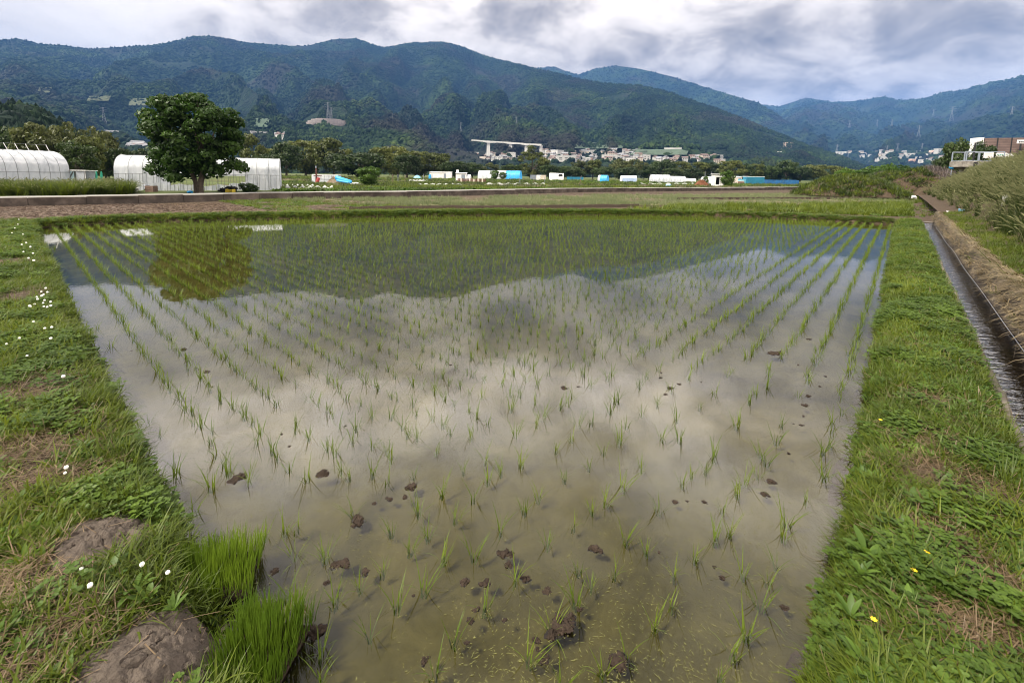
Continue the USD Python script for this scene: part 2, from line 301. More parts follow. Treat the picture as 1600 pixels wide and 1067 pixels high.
BED = M('paddy_bed', {'g': ('geometry', {}), 'n': ('noise_texture', {'scale': 0.9, 'detail': 7.0, 'roughness': 0.6, 'distortion': 1.2}), 'n2': ('noise_texture', {'scale': 7.0, 'detail': 6.0, 'roughness': 0.7, 'distortion': 1.0}),
    'r': ('rgb_ramp', {'ramp': [(0.28, (0.034, 0.031, 0.011)), (0.5, (0.075, 0.066, 0.022)), (0.72, (0.115, 0.099, 0.036))]}), 'r2': ('rgb_ramp', {'ramp': [(0.3, (0.75, 0.75, 0.72)), (0.7, (1.15, 1.15, 1.1))]}),
    'm': ('mix', {'mix_type': 'multiply', 'fac': 1.0}), 'p': ('principled_bsdf', {'roughness': 1.0, 'specular_ior_level': 0.0})},
    [('g.position', 'n.vector'), ('g.position', 'n2.vector'), ('n.fac', 'r.fac'), ('n2.fac', 'r2.fac'), ('r.color', 'm.color1'), ('r2.color', 'm.color2'), ('m.color', 'p.base_color')])

def forestmat(name, s_cell, blue=0.0):
    return M(name, {'g': ('geometry', {}), 'o': ('object_info', {}),
        'n': ('noise_texture', {'scale': 0.0035, 'detail': 6.0, 'roughness': 0.62, 'distortion': 0.6}), 'n2': ('noise_texture', {'scale': 0.0022, 'detail': 5.0, 'roughness': 0.6, 'distortion': 0.4}),
        'mp': ('mapping', {'location': (777, 333, 0)}),
        'v': ('voronoi_texture', {'scale': s_cell}), 'vb': ('separate_color', {}),
        'r': ('rgb_ramp', {'ramp': [(0.3, (0.005, 0.010, 0.009)), (0.45, (0.008, 0.017, 0.011)), (0.58, (0.014, 0.027, 0.011)), (0.70, (0.028, 0.047, 0.014)), (0.82, (0.065, 0.085, 0.024))]}),
        'r2': ('rgb_ramp', {'ramp': [(0.52, (0, 0, 0)), (0.62, (0.6, 0.6, 0.6))]}), 'mb': ('mix', {'mix_type': 'mix', 'color2': (0.021, 0.017, 0.018)}),
        'j': ('math', {'math_type': 'multiply_add', 'value2': 0.10, 'value3': -0.05}), 'ja': ('math', {'math_type': 'add'}),
        'jo': ('math', {'math_type': 'multiply_add', 'value2': 0.15, 'value3': -0.075}), 'jb': ('math', {'math_type': 'add'}),
        'bm': ('bump', {'strength': 1.0, 'distance': 6.0, 'invert': True}),
        'p': ('principled_bsdf', {'roughness': 0.9, 'specular_ior_level': 0.1})},
        [('g.position', 'n.vector'), ('g.position', 'mp.vector'), ('mp.vector', 'n2.vector'), ('g.position', 'v.vector'), ('v.color', 'vb.color'), ('vb.r', 'j.value1'), ('n.fac', 'ja.value1'), ('j.value', 'ja.value2'),
         ('o.random', 'jo.value1'), ('ja.value', 'jb.value1'), ('jo.value', 'jb.value2'), ('jb.value', 'r.fac'), ('n2.fac', 'r2.fac'), ('r2.color', 'mb.fac'), ('r.color', 'mb.color1'), ('mb.color', 'p.base_color'),
         ('v.distance', 'bm.height'), ('bm.normal', 'p.normal')])
FOREST = forestmat('mountain_forest', 0.095)
FORESTN = forestmat('hill_forest', 0.12)

# ------------------------------------------------------------------ mountains (polar terrain, farther ridges behind nearer ones)
def azel(px, py):
    d = raydir(np.asarray(px)[..., None] if np.ndim(px) else px, np.asarray(py)[..., None] if np.ndim(py) else py) if not np.ndim(px) else None
    if d is None:
        q = np.array([raydir(a, b) for a, b in zip(px, py)])
        return np.arctan2(q[:, 0], q[:, 1]), q[:, 2] / np.hypot(q[:, 0], q[:, 1])
    return math.atan2(d[0], d[1]), d[2] / math.hypot(d[0], d[1])

class Hill:
    def __init__(self, name, sky, R, r0, n_az, n_r, lin, spur, mat, label, seed, azr=None, zbase=-3.0, fine=1.0, sc=1.0, mesh=True):
        az, el = azel([p[0] for p in sky], [p[1] for p in sky])
        lo, hi = azr or (az[0], az[-1])
        self.az = np.linspace(lo, hi, n_az); self.el = np.interp(self.az, az, el)
        Ra, Rv = azel([p[0] for p in R], [280] * len(R))[0], [p[1] for p in R]
        self.R = np.interp(self.az, Ra, Rv); self.r0 = r0
        t = np.concatenate([np.linspace(0, 1, n_r) ** 1.15, [1.04, 1.12, 1.3]])
        A, T = np.meshgrid(self.az, t, indexing='ij')
        r = r0 + (self.R[:, None] - r0) * T
        X, Y = r * np.sin(A), r * np.cos(A)
        hc = (self.R * self.el + EYE)[:, None]
        Z = hc * np.where(T <= 1, lin * T + (1 - lin) * np.maximum(T, 0) ** 2.0, 1 - 1.6 * (T - 1))
        # spurs and gullies run down from the ridge: noise squeezed across the slope
        warp = (fbm2(X, Y, 1 / (900 * sc), 3, seed + 5) - 0.5) * 900 * sc
        q = np.stack([(A * self.R.mean() + warp) / (560 * sc), (r + warp) / (1500 * sc), 0 * r + seed], -1)
        n = meshkit.fbm(q, 4, seed); rid = 1 - np.abs(2 * n - 1) * 2.2
        n2 = fbm2(X, Y, 1 / (330 * sc), 5, seed + 2) - 0.5
        env = np.clip(T, 0, 1) * np.clip(1.08 - T, 0, 1) * 4
        Z = Z + hc * spur * env * (rid - 0.35) * 0.5 + hc * spur * 0.55 * n2 * np.clip(T * 3, 0, 1) * np.clip(1.25 - T, 0.1, 1)
        Z = Z + (fbm2(X, Y, 1 / 45.0, 3, seed + 3) - 0.5) * 13 * fine * np.clip(T * 4, 0, 1)
        for _ in range(3):
            e = ((Z - EYE) / r).max(1); k = np.clip(self.el / np.maximum(e, 1e-4), 0.3, 3)
            Z = Z * k[:, None]
        self.Z = Z + zbase * np.clip(1 - T * 5, 0, 1); self.r = r; self.X, self.Y = X, Y
        if mesh:
            obj(name, flip(grid(np.stack([X, Y, self.Z], -1))), mat, label=label, cat='mountain', kind='structure', smooth=True)

    def hit(self, px, py):
        """Where the ray through a pixel first meets the slope, or None."""
        d = raydir(px, py); az = math.atan2(d[0], d[1]); e = d[2] / math.hypot(d[0], d[1])
        i = np.interp(az, self.az, np.arange(len(self.az))); i0 = int(np.clip(round(i), 0, len(self.az) - 1))
        el = (self.Z[i0] - EYE) / self.r[i0]
        k = np.nonzero(el >= e)[0]
        if not len(k) or k[0] == 0: return None
        k = k[0]; f = (e - el[k - 1]) / (el[k] - el[k - 1]); r = self.r[i0, k - 1] + f * (self.r[i0, k] - self.r[i0, k - 1])
        return np.array([r * math.sin(az), r * math.cos(az), EYE + r * e])

    def points(self, n, g, tmax=1.02):
        """n random points spread evenly over the slope as it is seen."""
        i = g.uniform(0, len(self.az) - 1.001, n); j = g.uniform(0, 1, n) ** 0.8 * (self.Z.shape[1] - 4)
        i0, j0 = i.astype(int), j.astype(int); fi, fj = i - i0, j - j0
        def b(a): return (a[i0, j0] * (1 - fi) * (1 - fj) + a[i0 + 1, j0] * fi * (1 - fj) + a[i0, j0 + 1] * (1 - fi) * fj + a[i0 + 1, j0 + 1] * fi * fj)
        return np.stack([b(self.X), b(self.Y), b(self.Z)], 1)

main = Hill('mountain', [(-700, 150), (-300, 80), (-100, 66), (0, 63), (30, 61), (62, 69), (100, 71), (135, 77), (170, 75), (250, 70), (266, 66), (300, 58), (330, 57), (380, 66), (450, 72), (480, 72), (520, 62), (556, 60), (576, 68), (600, 75), (640, 67),
    (692, 66), (722, 73), (760, 88), (800, 98), (850, 110), (890, 120), (940, 130), (1000, 134), (1050, 146), (1100, 164), (1150, 182), (1200, 204), (1260, 228), (1310, 245), (1350, 262)],
    [(-700, 4300), (600, 4300), (760, 3900), (900, 3000), (1100, 2500), (1310, 2000), (1350, 1900)], 620, 760, 230, 0.17, 0.34, FOREST, 'long dark forested mountain ridge filling the left and middle skyline', 3)
second = Hill('mountain', [(780, 120), (830, 108), (866, 104), (885, 112), (903, 117), (930, 108), (962, 103), (1000, 108), (1050, 120), (1100, 136), (1150, 151), (1186, 161), (1230, 190), (1280, 216), (1330, 240), (1400, 262)],
    [(780, 6200), (1100, 5400), (1330, 4200)], 2600, 300, 120, 0.2, 0.25, FOREST, 'blue green mountain rising behind the right end of the long ridge', 11, fine=1.3)
third = Hill('mountain', [(1120, 178), (1190, 164), (1216, 167), (1260, 153), (1300, 160), (1340, 158), (1382, 151), (1402, 157), (1440, 155), (1472, 145), (1500, 142), (1546, 130), (1572, 126), (1600, 118), (1700, 100), (1900, 80), (2400, 120)],
    [(1100, 8200), (1400, 7200), (1600, 6200), (2400, 6000)], 1500, 420, 200, 0.24, 0.30, FOREST, 'hazy blue mountain range on the right beyond the far town', 23, fine=1.5)
foothill = Hill('hill', [(330, 256), (395, 233), (440, 212), (480, 199), (512, 195), (545, 195), (600, 200), (640, 212), (690, 228), (740, 240), (800, 252)], [(300, 1300), (800, 1150)], 560, 240, 90, 0.35, 0.10, FORESTN,
    'low wooded foothill with terraces on its crest below the long ridge', 31, fine=0.5, sc=0.5)
nearhill = Hill('hill', [(-500, 160), (-200, 165), (0, 170), (35, 172), (60, 178), (90, 195), (130, 222), (170, 250)], [(-500, 300), (200, 260)], 130, 160, 60, 0.6, 0.10, FORESTN, 'dark wooded hillside at the left edge behind the plastic tunnels', 41, fine=0.4, sc=0.2, zbase=-1)

def blob(seed, sub=1, amp=0.35):
    m = trimesh.creation.icosphere(sub, 1.0); g = np.random.default_rng(seed); v = np.array(m.vertices)
    v *= (1 + amp * (meshkit.noise(v * 2.1 + seed * 9.3, seed) - 0.5) * 2)[:, None]; v *= [1, 1, 0.95]
    return v, np.array(m.faces)
def conifer(seed):
    g = np.random.default_rng(seed); rows = []
    for k, (z, r) in enumerate([(-0.6, 0.75), (0.1, 0.5), (0.7, 0.3), (1.3, 0.02)]):
        a = np.arange(6) * np.pi / 3 + k * 0.5
        rows.append(np.stack([np.cos(a) * r * g.uniform(0.8, 1.2, 6), np.sin(a) * r * g.uniform(0.8, 1.2, 6), np.full(6, z)], 1))
    P = np.array(rows); P = np.concatenate([P, P[:, :1]], 1); return flip(grid(P))

g1 = np.random.default_rng(101)
CROWNS = [(blob(k, 1), FOREST) for k in range(4)] + [(conifer(k), FOREST) for k in range(2)]
def wood(name, hill, n, size, label, zoff=0.3):
    p = hill.points(n, g1); d = np.hypot(p[:, 0], p[:, 1])
    keep = fbm2(p[:, 0], p[:, 1], 1 / 260.0, 4, 9) > 0.33
    q = pix(p); keep &= ~((d < 1700) & (q[:, 0] > 690) & (q[:, 0] < 1140) & (q[:, 1] > 233) & (g1.uniform(size=n) < .96)); keep &= ~((q[:, 0] > 476) & (q[:, 0] < 556) & (q[:, 1] > 184) & (q[:, 1] < 203) & (name == 'forest') & (hill is foothill))
    p, d = p[keep], d[keep]; m = len(p)
    s = size * g1.uniform(0.6, 1.3, m); p[:, 2] += s * zoff
    con = fbm2(p[:, 0], p[:, 1], 1 / 500.0, 3, 17) > 0.52
    idx = np.where(con & (g1.uniform(size=m) < 0.7), g1.integers(4, 6, m), g1.integers(0, 4, m))
    scatter(name, CROWNS, p, idx, g1.uniform(0, 6.28, m), s, label=label, cat='woodland', kind='stuff')
wood('forest', main, 100000, 6.2, 'dense woodland covering the long mountain ridge')
wood('forest', second, 14000, 9.5, 'woodland on the blue green mountain behind the ridge')
wood('forest', third, 22000, 10.0, 'woodland on the hazy blue range to the right')
wood('forest', foothill, 9000, 4.2, 'woodland on the low foothill below the ridge')
wood('forest', nearhill, 2600, 2.6, 'dark woodland on the hillside behind the plastic tunnels')

# ------------------------------------------------------------------ ground around the paddy
CN, AU, AV = np.array([0.229, 0.331]), np.array([-0.755, 0.656]), np.array([0.666, 0.746])
def ab(a, b, z=0.0):
    a, b, z = np.broadcast_arrays(np.asarray(a, float), np.asarray(b, float), np.asarray(z, float))
    return np.stack([CN[0] + a * AU[0] + b * AV[0], CN[1] + a * AU[1] + b * AV[1], z], -1)
def to_ab(x, y):
    d = np.linalg.inv(np.stack([AU, AV], 1)) @ np.stack([np.asarray(x) - CN[0], np.asarray(y) - CN[1]])
    return d[0], d[1]
FAR = [(-15.25, 13.8), (-13.9, 15.55), (-10.2, 17.25), (-5.6, 19.05), (0, 20.85), (6.5, 21.9), (12.5, 21.15), (16.6, 18.9)]
LEN_L, LEN_R = 20.4, 24.9
paddy = Polygon([tuple(ab(-0.02, 0)[:2]), tuple(ab(19.6, 0.0)[:2])] + FAR + [tuple(ab(0, 24.6)[:2])]).buffer(0)
inner = paddy.buffer(-0.16)

def wob(x, y, sc=2.2, amp=0.05, seed=0): return (fbm2(x, y, sc, 3, seed) - 0.5) * 2 * amp

def strip(along, across, f, zf):
    A, T = np.meshgrid(along, across, indexing='ij'); P = f(A, T); P[..., 2] = zf(A, T, P); return grid(P)
LT = np.array([-0.35, -0.2, -0.1, -0.04, 0, 0.04, 0.08, 0.13, 0.2, 0.3, 0.42, 0.56, 0.72, 0.9, 1.1, 1.4, 1.8, 2.3, 3.0])
def zbank(T): return np.interp(T, [-0.35, -0.05, 0, 0.07, 0.16, 0.4, 0.8, 3.0], [-0.2, -0.05, 0.0, 0.09, 0.145, 0.19, 0.2, 0.2])
def zleft(A, T, P): return zbank(T + wob(P[..., 0], P[..., 1], 3.5, 0.10, 1) + wob(P[..., 0], P[..., 1], 0.9, 0.09, 4)) + wob(P[..., 0], P[..., 1], 5, 0.018, 2)
def zright(A, T, P):
    z = zbank(T + wob(P[..., 0], P[..., 1], 3.5, 0.09, 5) + wob(P[..., 0], P[..., 1], 0.9, 0.07, 7)) + wob(P[..., 0], P[..., 1], 5, 0.018, 6)
    return np.where(T > 0.74, 0.06, np.where(T > .62, np.minimum(z, 0.13), z))
step = lambda lo, hi: np.concatenate([np.arange(lo, min(hi, 6), 0.05), np.arange(min(hi, 6), hi + 0.1, 0.18)])
obj('left_bank', flip(strip(step(-0.9, 21.2), LT, lambda A, T: ab(A, -T), zleft)), SOIL, label='grassy mud bank along the left edge of the paddy', cat='bank', kind='structure', smooth=True)
RT = np.array([-0.35, -0.2, -0.1, -0.04, 0, 0.04, 0.08, 0.13, 0.2, 0.3, 0.4, 0.5, 0.6, 0.7, 0.77])
obj('right_bank', strip(step(0.0, 27), RT, lambda A, T: ab(-T, A), zright), SOIL, label='grassy bank between the paddy and the water channel on the right', cat='bank', kind='structure', smooth=True)
# far bank: a strip along the broken far edge
farl = LineString([tuple(ab(19.4, 0.0)[:2])] + FAR + [tuple(ab(0, 24.9)[:2])])
sd = np.arange(0, farl.length, 0.15); fp = np.array([farl.interpolate(q).coords[0] for q in sd])
ft = np.gradient(fp, axis=0); ker = np.ones(9) / 9; ft = np.stack([np.convolve(np.pad(ft[:, k], 4, 'edge'), ker, 'valid') for k in (0, 1)], 1); ft /= np.linalg.norm(ft, axis=1, keepdims=True)
fn = np.stack([-ft[:, 1], ft[:, 0]], 1)
FTT = np.array([-0.35, -0.1, 0, 0.06, 0.14, 0.25, 0.45, 0.7, 0.95, 1.2])
def farpt(i, t): return fp[i] + fn[i] * np.asarray(t)[..., None]
P = np.zeros((len(sd), len(FTT), 3))
for j, t in enumerate(FTT):
    P[:, j, :2] = fp + fn * t
    P[:, j, 2] = np.interp(t + wob(P[:, j, 0], P[:, j, 1], 2, 0.05, 8), [-0.35, -0.05, 0, 0.1, 0.3, 0.8, 1.2], [-0.2, -0.05, 0, 0.12, 0.2, 0.19, 0.08]) + wob(P[:, j, 0], P[:, j, 1], 3, 0.02, 9)
obj('far_bank', flip(grid(P)), SOIL, label='low grassy bank closing the far side of the paddy', cat='bank', kind='structure', smooth=True)

ga = np.concatenate([np.arange(-0.5, 5, 0.06), np.arange(5, 24, 0.3)]); gb = np.concatenate([np.arange(-0.5, 5, 0.06), np.arange(5, 29, 0.3)])
A_, B_ = np.meshgrid(ga, gb, indexing='ij'); P = ab(A_, B_)
def zbed(x, y): return -0.075 + (fbm2(x, y, 1.3, 5, 12) - 0.5) * 0.10 + (fbm2(x, y, 6, 3, 13) - 0.5) * 0.03
P[..., 2] = np.minimum(zbed(P[..., 0], P[..., 1]), -0.012)
obj('paddy_bed', flip(grid(P)), BED, label='muddy bed under the shallow paddy water', cat='mud bed', kind='structure', smooth=True)
def sheet(name, poly, z, mat, label, cat, kind='structure', hole=None):
    if hole is not None: poly = poly.difference(hole)
    ms = []
    for gpoly in getattr(poly, 'geoms', [poly]):
        v, f = trimesh.creation.triangulate_polygon(gpoly, engine='earcut'); ms.append((np.c_[v, np.full(len(v), z)], f))
    return obj(name, cat_(ms), mat, label=label, cat=cat, kind=kind)
sheet('paddy_water', paddy.buffer(0.28, join_style='mitre'), 0.0, WATER, 'still shallow muddy water of the flooded rice paddy reflecting the sky', 'water')

# channel on the right, running along AV
S0, S1 = 0.86, 1.22
def sb(s, b, z=0.0): return ab(-np.asarray(s, float), b, z)
def quad(name, pts, mat, label, cat): return obj(name, (np.array(pts), np.array([[0, 1, 2], [0, 2, 3]])), mat, label=label, cat=cat, kind='structure')
quad('channel_bed', [sb(S0 - .05, -3, -0.3), sb(S1 + .06, -3, -0.3), sb(S1 + .06, 27, -0.3), sb(S0 - .05, 27, -0.3)], CLOD, 'dark bed of the irrigation channel', 'channel bed')
nb = np.arange(-3, 27.01, 0.2)
quad('channel_water', [sb(S0 - .03, -3, 0.035), sb(S1 + .04, -3, 0.035), sb(S1 + .04, 27, 0.035), sb(S0 - .03, 27, 0.035)], CHWATER, 'brown rippled water flowing in the narrow irrigation channel', 'water')
KERB = plain('kerb_stone', (.15, .13, .11), .9, .45, 4, .6, 30, .012, .15, dirt=(.06, .05, .035))
cw = thing('channel_kerb', 'low concrete kerb of worn blocks between the right bank and the channel', 'kerb', sb(0.82, 0, 0))
azv = math.atan2(AV[1], AV[0])
cwp = sb(0.82, 0, 0)
for k in range(46):
    b0 = 0.2 + k * 0.585; m = bevbox(0.575, 0.085, 0.40, sb(0.815 + rng.normal(0, .004), b0, -0.30 + rng.normal(0, .012)) - cwp * [1, 1, 0], azv + rng.normal(0, .02), 0.014)
    obj('block', m, KERB, cw)
def zsl(S): return np.interp(S, [1.27, 1.32, 1.5, 2.0, 2.6, 3.6, 4.8, 6.2, 14], [0.45, 0.53, 0.56, 0.62, 0.95, 1.95, 2.75, 3.0, 3.0])
ST = np.array([1.26, 1.29, 1.34, 1.42, 1.5, 1.65, 1.8, 2.0, 2.3, 2.6, 3, 3.5, 4, 4.5, 5, 5.6, 6.4, 8, 11, 14])
wallth = thing('channel_wall', 'rough concrete wall along the outer side of the channel under dry grass', 'wall', sb(1.25, 0, 0)); wp = sb(1.25, 0, 0)
for k in range(15):
    b0 = -2.6 + k * 2.0; bb = np.linspace(b0, b0 + 1.975, 12); prof = [(S1, -0.31), (S1 + .005, -0.1), (S1 + .01, 0.1), (S1 + .02, 0.3), (S1 + .035, 0.46), (S1 + .065, 0.525), (S1 + .14, 0.545), (S1 + .2, 0.3)]
    P = np.array([[sb(s + (rng.normal(0, .006) if 0.2 < z < .6 else 0), q, z + (rng.normal(0, .008) if z > .2 else 0)) for s, z in prof] for q in bb]) - wp * [1, 1, 0]
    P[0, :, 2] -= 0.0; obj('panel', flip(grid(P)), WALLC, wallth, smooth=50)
def zemb(A, T, P): return zsl(T) * np.interp(A, [-4, 40, 60, 78], [1, 1, 0.8, 0.2]) + wob(P[..., 0], P[..., 1], 0.9, 0.10, 15) * np.clip((T - 1.4) / 0.5, 0, 1) + wob(P[..., 0], P[..., 1], 0.25, 0.25, 16) * np.clip((T - 2.4) / 2, 0, 1)
obj('embankment', strip(np.concatenate([np.arange(-4, 28, 0.35), np.arange(28, 80, 1.0)]), ST + 0.10, lambda A, T: sb(T, A), zemb), SOIL, label='steep grassy embankment rising beside the channel on the right', cat='embankment', kind='structure', smooth=True)

# road and farmland
RF = [(-60, -25), (-32, 10), (-23.7, 20.07), (-20.3, 22.9), (-15.65, 28.7), (-8, 33.8), (7.15, 49), (28, 62), (49, 76), (60, 82)]
roadl = LineString(RF)
hole = paddy.buffer(0.27, join_style='mitre').union(Polygon([tuple(sb(0.5, -4)[:2]), tuple(sb(1.3, -4)[:2]), tuple(sb(1.3, 26.5)[:2]), tuple(sb(0.5, 26.5)[:2])]))
side = Polygon(RF + [(140, 60), (140, -60), (-60, -60)]).buffer(0)
sheet('ground', side, 0.085, SOIL, 'brown earth ground around the paddy', 'ground', hole=hole)
back = Polygon(RF + [(140, 82), (1500, 400), (1500, 1500), (-1500, 1500), (-1500, -60), (-60, -60)]).buffer(0)
sheet('farmland', back, 0.42, FARM, 'flat green farmland beyond the farm road', 'farmland')
road = roadl.buffer(2.4, single_sided=True, cap_style='flat') if roadl.buffer(2.4, single_sided=True, cap_style='flat').area > 1 else None
ROADW = 2.3
rsd = np.linspace(0, roadl.length, 260); rp = np.array([roadl.interpolate(q).coords[0] for q in rsd]); rt = np.gradient(rp, axis=0)
ker = np.ones(15) / 15; rt = np.stack([np.convolve(np.pad(rt[:, k], 7, 'edge'), ker, 'valid') for k in (0, 1)], 1); rt /= np.linalg.norm(rt, axis=1, keepdims=True); rn = np.stack([-rt[:, 1], rt[:, 0]], 1)
P = np.stack([np.c_[rp + rn * t, np.full(len(rp), 0.5 + wob(rp[:, 0], rp[:, 1], .3, .02, 3))] for t in (0.12, 0.8, 1.6, ROADW)], 1)
obj('farm_road', flip(grid(P)), ROADM, label='narrow pale concrete farm road crossing behind the fields', cat='road', kind='structure')
rw = thing('road_wall', 'low stained concrete wall of panels holding up the farm road', 'wall', (0, 0, 0))
q = 0.0; L = roadl.length
qs = [roadl.project(Point(*at(-60, 316, 0.3)[:2]))]
while qs[-1] < roadl.project(Point(50, 77)): qs.append(qs[-1] + 2.0)
for q0, q1 in zip(qs[:-1], qs[1:]):
    p0, p1 = np.array(roadl.interpolate(q0 + .001).coords[0]), np.array(roadl.interpolate(q1 - .001).coords[0])
    d = (p1 - p0) / np.linalg.norm(p1 - p0); c = (p0 + p1) / 2 + np.array([-d[1], d[0]]) * 0.06
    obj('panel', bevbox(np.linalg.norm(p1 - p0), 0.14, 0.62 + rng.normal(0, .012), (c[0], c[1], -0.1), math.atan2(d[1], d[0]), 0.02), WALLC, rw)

def pxpoly(pts, z): return Polygon([tuple(at(x, y, z)[:2]) for x, y in pts]).buffer(0)
inside = side.buffer(-0.05).difference(paddy.buffer(1.05))
tilled = pxpoly([(-260, 352), (-260, 322), (0, 321), (200, 319.5), (340, 318), (420, 330), (300, 340), (60, 346)], 0.1).intersection(inside)
sheet('tilled_field', tilled, 0.10, TILLED, 'bare brown tilled field on the left below the road', 'field')
crop = pxpoly([(440, 311), (600, 309.5), (700, 308), (935, 304), (1250, 302), (1420, 303), (1420, 318), (1150, 319), (900, 320), (720, 320), (560, 320)], 0.16).intersection(side.buffer(-0.2))
def ledge(name, pts, z0, z1, mat, label, cat):
    """A low broken earth step along pixels on the ground."""
    p = np.array([at(x, y, z0)[:2] for x, y in pts]); l = LineString(p); s = np.arange(0, l.length, 0.2); c = np.array([l.interpolate(k).coords[0] for k in s])
    rows = []
    for dy, z in ((-0.12, z0 - .05), (0.0, z0), (0.06, z1 * .7 + z0 * .3), (0.14, z1), (0.3, z1 * .85), (0.6, z0 - .03)):
        rows.append(np.c_[c[:, 0] + wob(c[:, 0], c[:, 1], 2, .12, 4), c[:, 1] + dy + wob(c[:, 0], c[:, 1], 1.2, .2, 5), z + wob(c[:, 0], c[:, 1], 3, .05, int(dy * 10) + 30) * (z > z0)])
    obj(name, flip(grid(np.stack(rows, 1))), mat, label=label, cat=cat, kind='structure', smooth=True)
ledge('soil_ledge', [(545, 329), (620, 328), (760, 326.5), (900, 325), (1000, 323.5)], 0.09, 0.27, CLOD, 'dark broken earth edge at the front of the crop field', 'earth edge')
ledge('soil_ledge', [(1060, 313.5), (1180, 312.5), (1300, 312), (1410, 312)], 0.09, 0.32, CLOD, 'pale topped earth edge across the right part of the crop field', 'earth edge')
sheet('crop_field', crop, 0.11, plain('crop_soil', (0.12, 0.115, 0.06), 0.95, 0.4, 1.0, 0.6, 10, 0.05, 0.1), 'grey green crop field in front of the farm road', 'field')

# ------------------------------------------------------------------ air
HAZE = M('haze_air', {'v': ('principled_volume', {'color': (0.17, 0.42, 1.0), 'density': 4.2e-5, 'anisotropy': 0.0})}, [], surface=None, volume='v.volume')
hb = trimesh.creation.box((24000, 11000, 1600)); hb.apply_translation((0, 4500, 1600 / 2 - 5.0))
obj('haze', hb, HAZE, label='thin bluish air between the viewer and the mountains', cat='haze', kind='stuff')

# ------------------------------------------------------------------ plant pieces
def seeded(k):
    global rng
    rng = np.random.default_rng(k)

def tuft(n, spread, l0, l1, w0, w1, lean=(0.0, 0.5), bend=(0.2, 1.0), seg=3, prof='grass', phi=None, fold=0.0, z=0.0):
    r = spread * np.sqrt(U(0, 1, n)); a = U(0, 6.283, n)
    base = np.stack([r * np.cos(a), r * np.sin(a), np.full(n, z)], 1)
    ph = U(0, 6.283, n) if phi is None else rng.normal(phi[0], phi[1], n)
    return blades(base, ph, U(*lean, n), U(*bend, n), U(l0, l1, n), U(w0, w1, n), seg, prof, fold=fold)

def clover_tuft(n, spread):
    out = []
    r = spread * np.sqrt(U(0, 1, n)); a = U(0, 6.283, n); h = U(0.02, 0.065, n)
    c = np.stack([r * np.cos(a), r * np.sin(a), h], 1); p0 = U(0, 6.283, n); sz = U(0.010, 0.018, n)
    for k in range(3):
        out.append(blades(c, p0 + k * 2.094, U(1.1, 1.5, n), U(0.0, 0.5, n), sz, sz * 0.95, 3, 'leaf', fold=0.12))
    foot = c.copy(); foot[:, 2] = 0
    out.append(blades(foot, p0, U(0, .1, n), U(0, .1, n), h, np.full(n, 0.0015), 1, 'flat'))
    return cat_(out)

def straw_bunch(n, spread, l0=0.05, l1=0.2, w=0.0035, zmax=0.035):
    r = spread * np.sqrt(U(0, 1, n)); a = U(0, 6.283, n)
    base = np.stack([r * np.cos(a), r * np.sin(a), U(0.004, zmax, n)], 1)
    return blades(base, U(0, 6.283, n), U(1.35, 1.62, n), U(-0.15, 0.15, n), U(l0, l1, n), U(w * 0.6, w * 1.3, n), 2, 'flat', twist=U(-.5, .5, n))

def nz_tilt(n, amt): return (np.abs(rng.normal(0, amt, n)), U(0, 6.283, n))

seeded(11)
SHORT = [(tuft(26, 0.065, 0.025, 0.075, 0.004, 0.007, (0.1, 1.1)), GRASS) for _ in range(4)]
LONG = [(tuft(16, 0.04, 0.07, 0.17, 0.005, 0.008, (0.1, 0.9), (0.4, 1.8), 4), GRASS) for _ in range(3)]
CLOV = [(clover_tuft(40, 0.08), CLOVER) for _ in range(3)]
WEEDS = [(tuft(16, 0.045, 0.03, 0.06, 0.011, 0.021, (0.25, 1.0), (0.2, 0.8), 3, 'leaf', fold=0.12), WEED) for _ in range(3)]
DEAD = [(tuft(7, 0.06, 0.04, 0.10, 0.0018, 0.003, (0.4, 1.4), (-.2, .6), 3, 'flat'), STRAW) for _ in range(2)]
STRAWS = [(straw_bunch(16, 0.085, .03, .13, .0027, .03), STRAW) for _ in range(3)]
ALL = SHORT + LONG + CLOV + WEEDS + STRAWS + DEAD
I_SHORT, I_LONG, I_CLOV, I_WEED, I_STRAW = np.arange(0, 4), np.arange(4, 7), np.arange(7, 10), np.arange(10, 13), np.arange(13, 18)

def bare(px, py, spots):
    """How bare the ground is at a point: 1 in the middle of a worn spot."""
    out = np.zeros(len(px))
    for x, y, r in spots:
        out = np.maximum(out, np.clip(1.25 - np.hypot(px - x, py - y) / r, 0, 1))
    return out
def spots(lst, z=0.2):
    o = []
    for x, y, rx in lst:
        p = at(x, y, z); o.append((p[0], p[1], rx * math.hypot(p[0], p[1]) / FOC))
    return o
L_BARE = spots([(30, 610, 75), (25, 462, 38), (60, 700, 70), (110, 735, 50), (15, 760, 60), (10, 1040, 90), (80, 985, 70), (60, 900, 60), (20, 408, 30), (130, 640, 25)])
R_BARE = spots([(1470, 740, 75), (1530, 760, 60), (1480, 835, 60), (1540, 900, 60), (1500, 980, 80), (1455, 690, 40), (1450, 620, 40), (1570, 1000, 70), (1400, 1000, 40)])
HEAPS = [(at(165, 825, 0.22), 0.20, 0.13), (at(240, 1000, 0.24), 0.24, 0.20)]

def pick(kind_p, n):
    """kind_p: list of (index array, weights (n,)) -> index per point."""
    Wt = np.stack([w for _, w in kind_p], 1); Wt = Wt / Wt.sum(1, keepdims=True); c = Wt.cumsum(1)
    k = (U(0, 1, n)[:, None] > c).sum(1).clip(0, len(kind_p) - 1)
    out = np.zeros(n, int)
    for i, (ids, _) in enumerate(kind_p):
        m = k == i; out[m] = rng.choice(ids, m.sum())
    return out

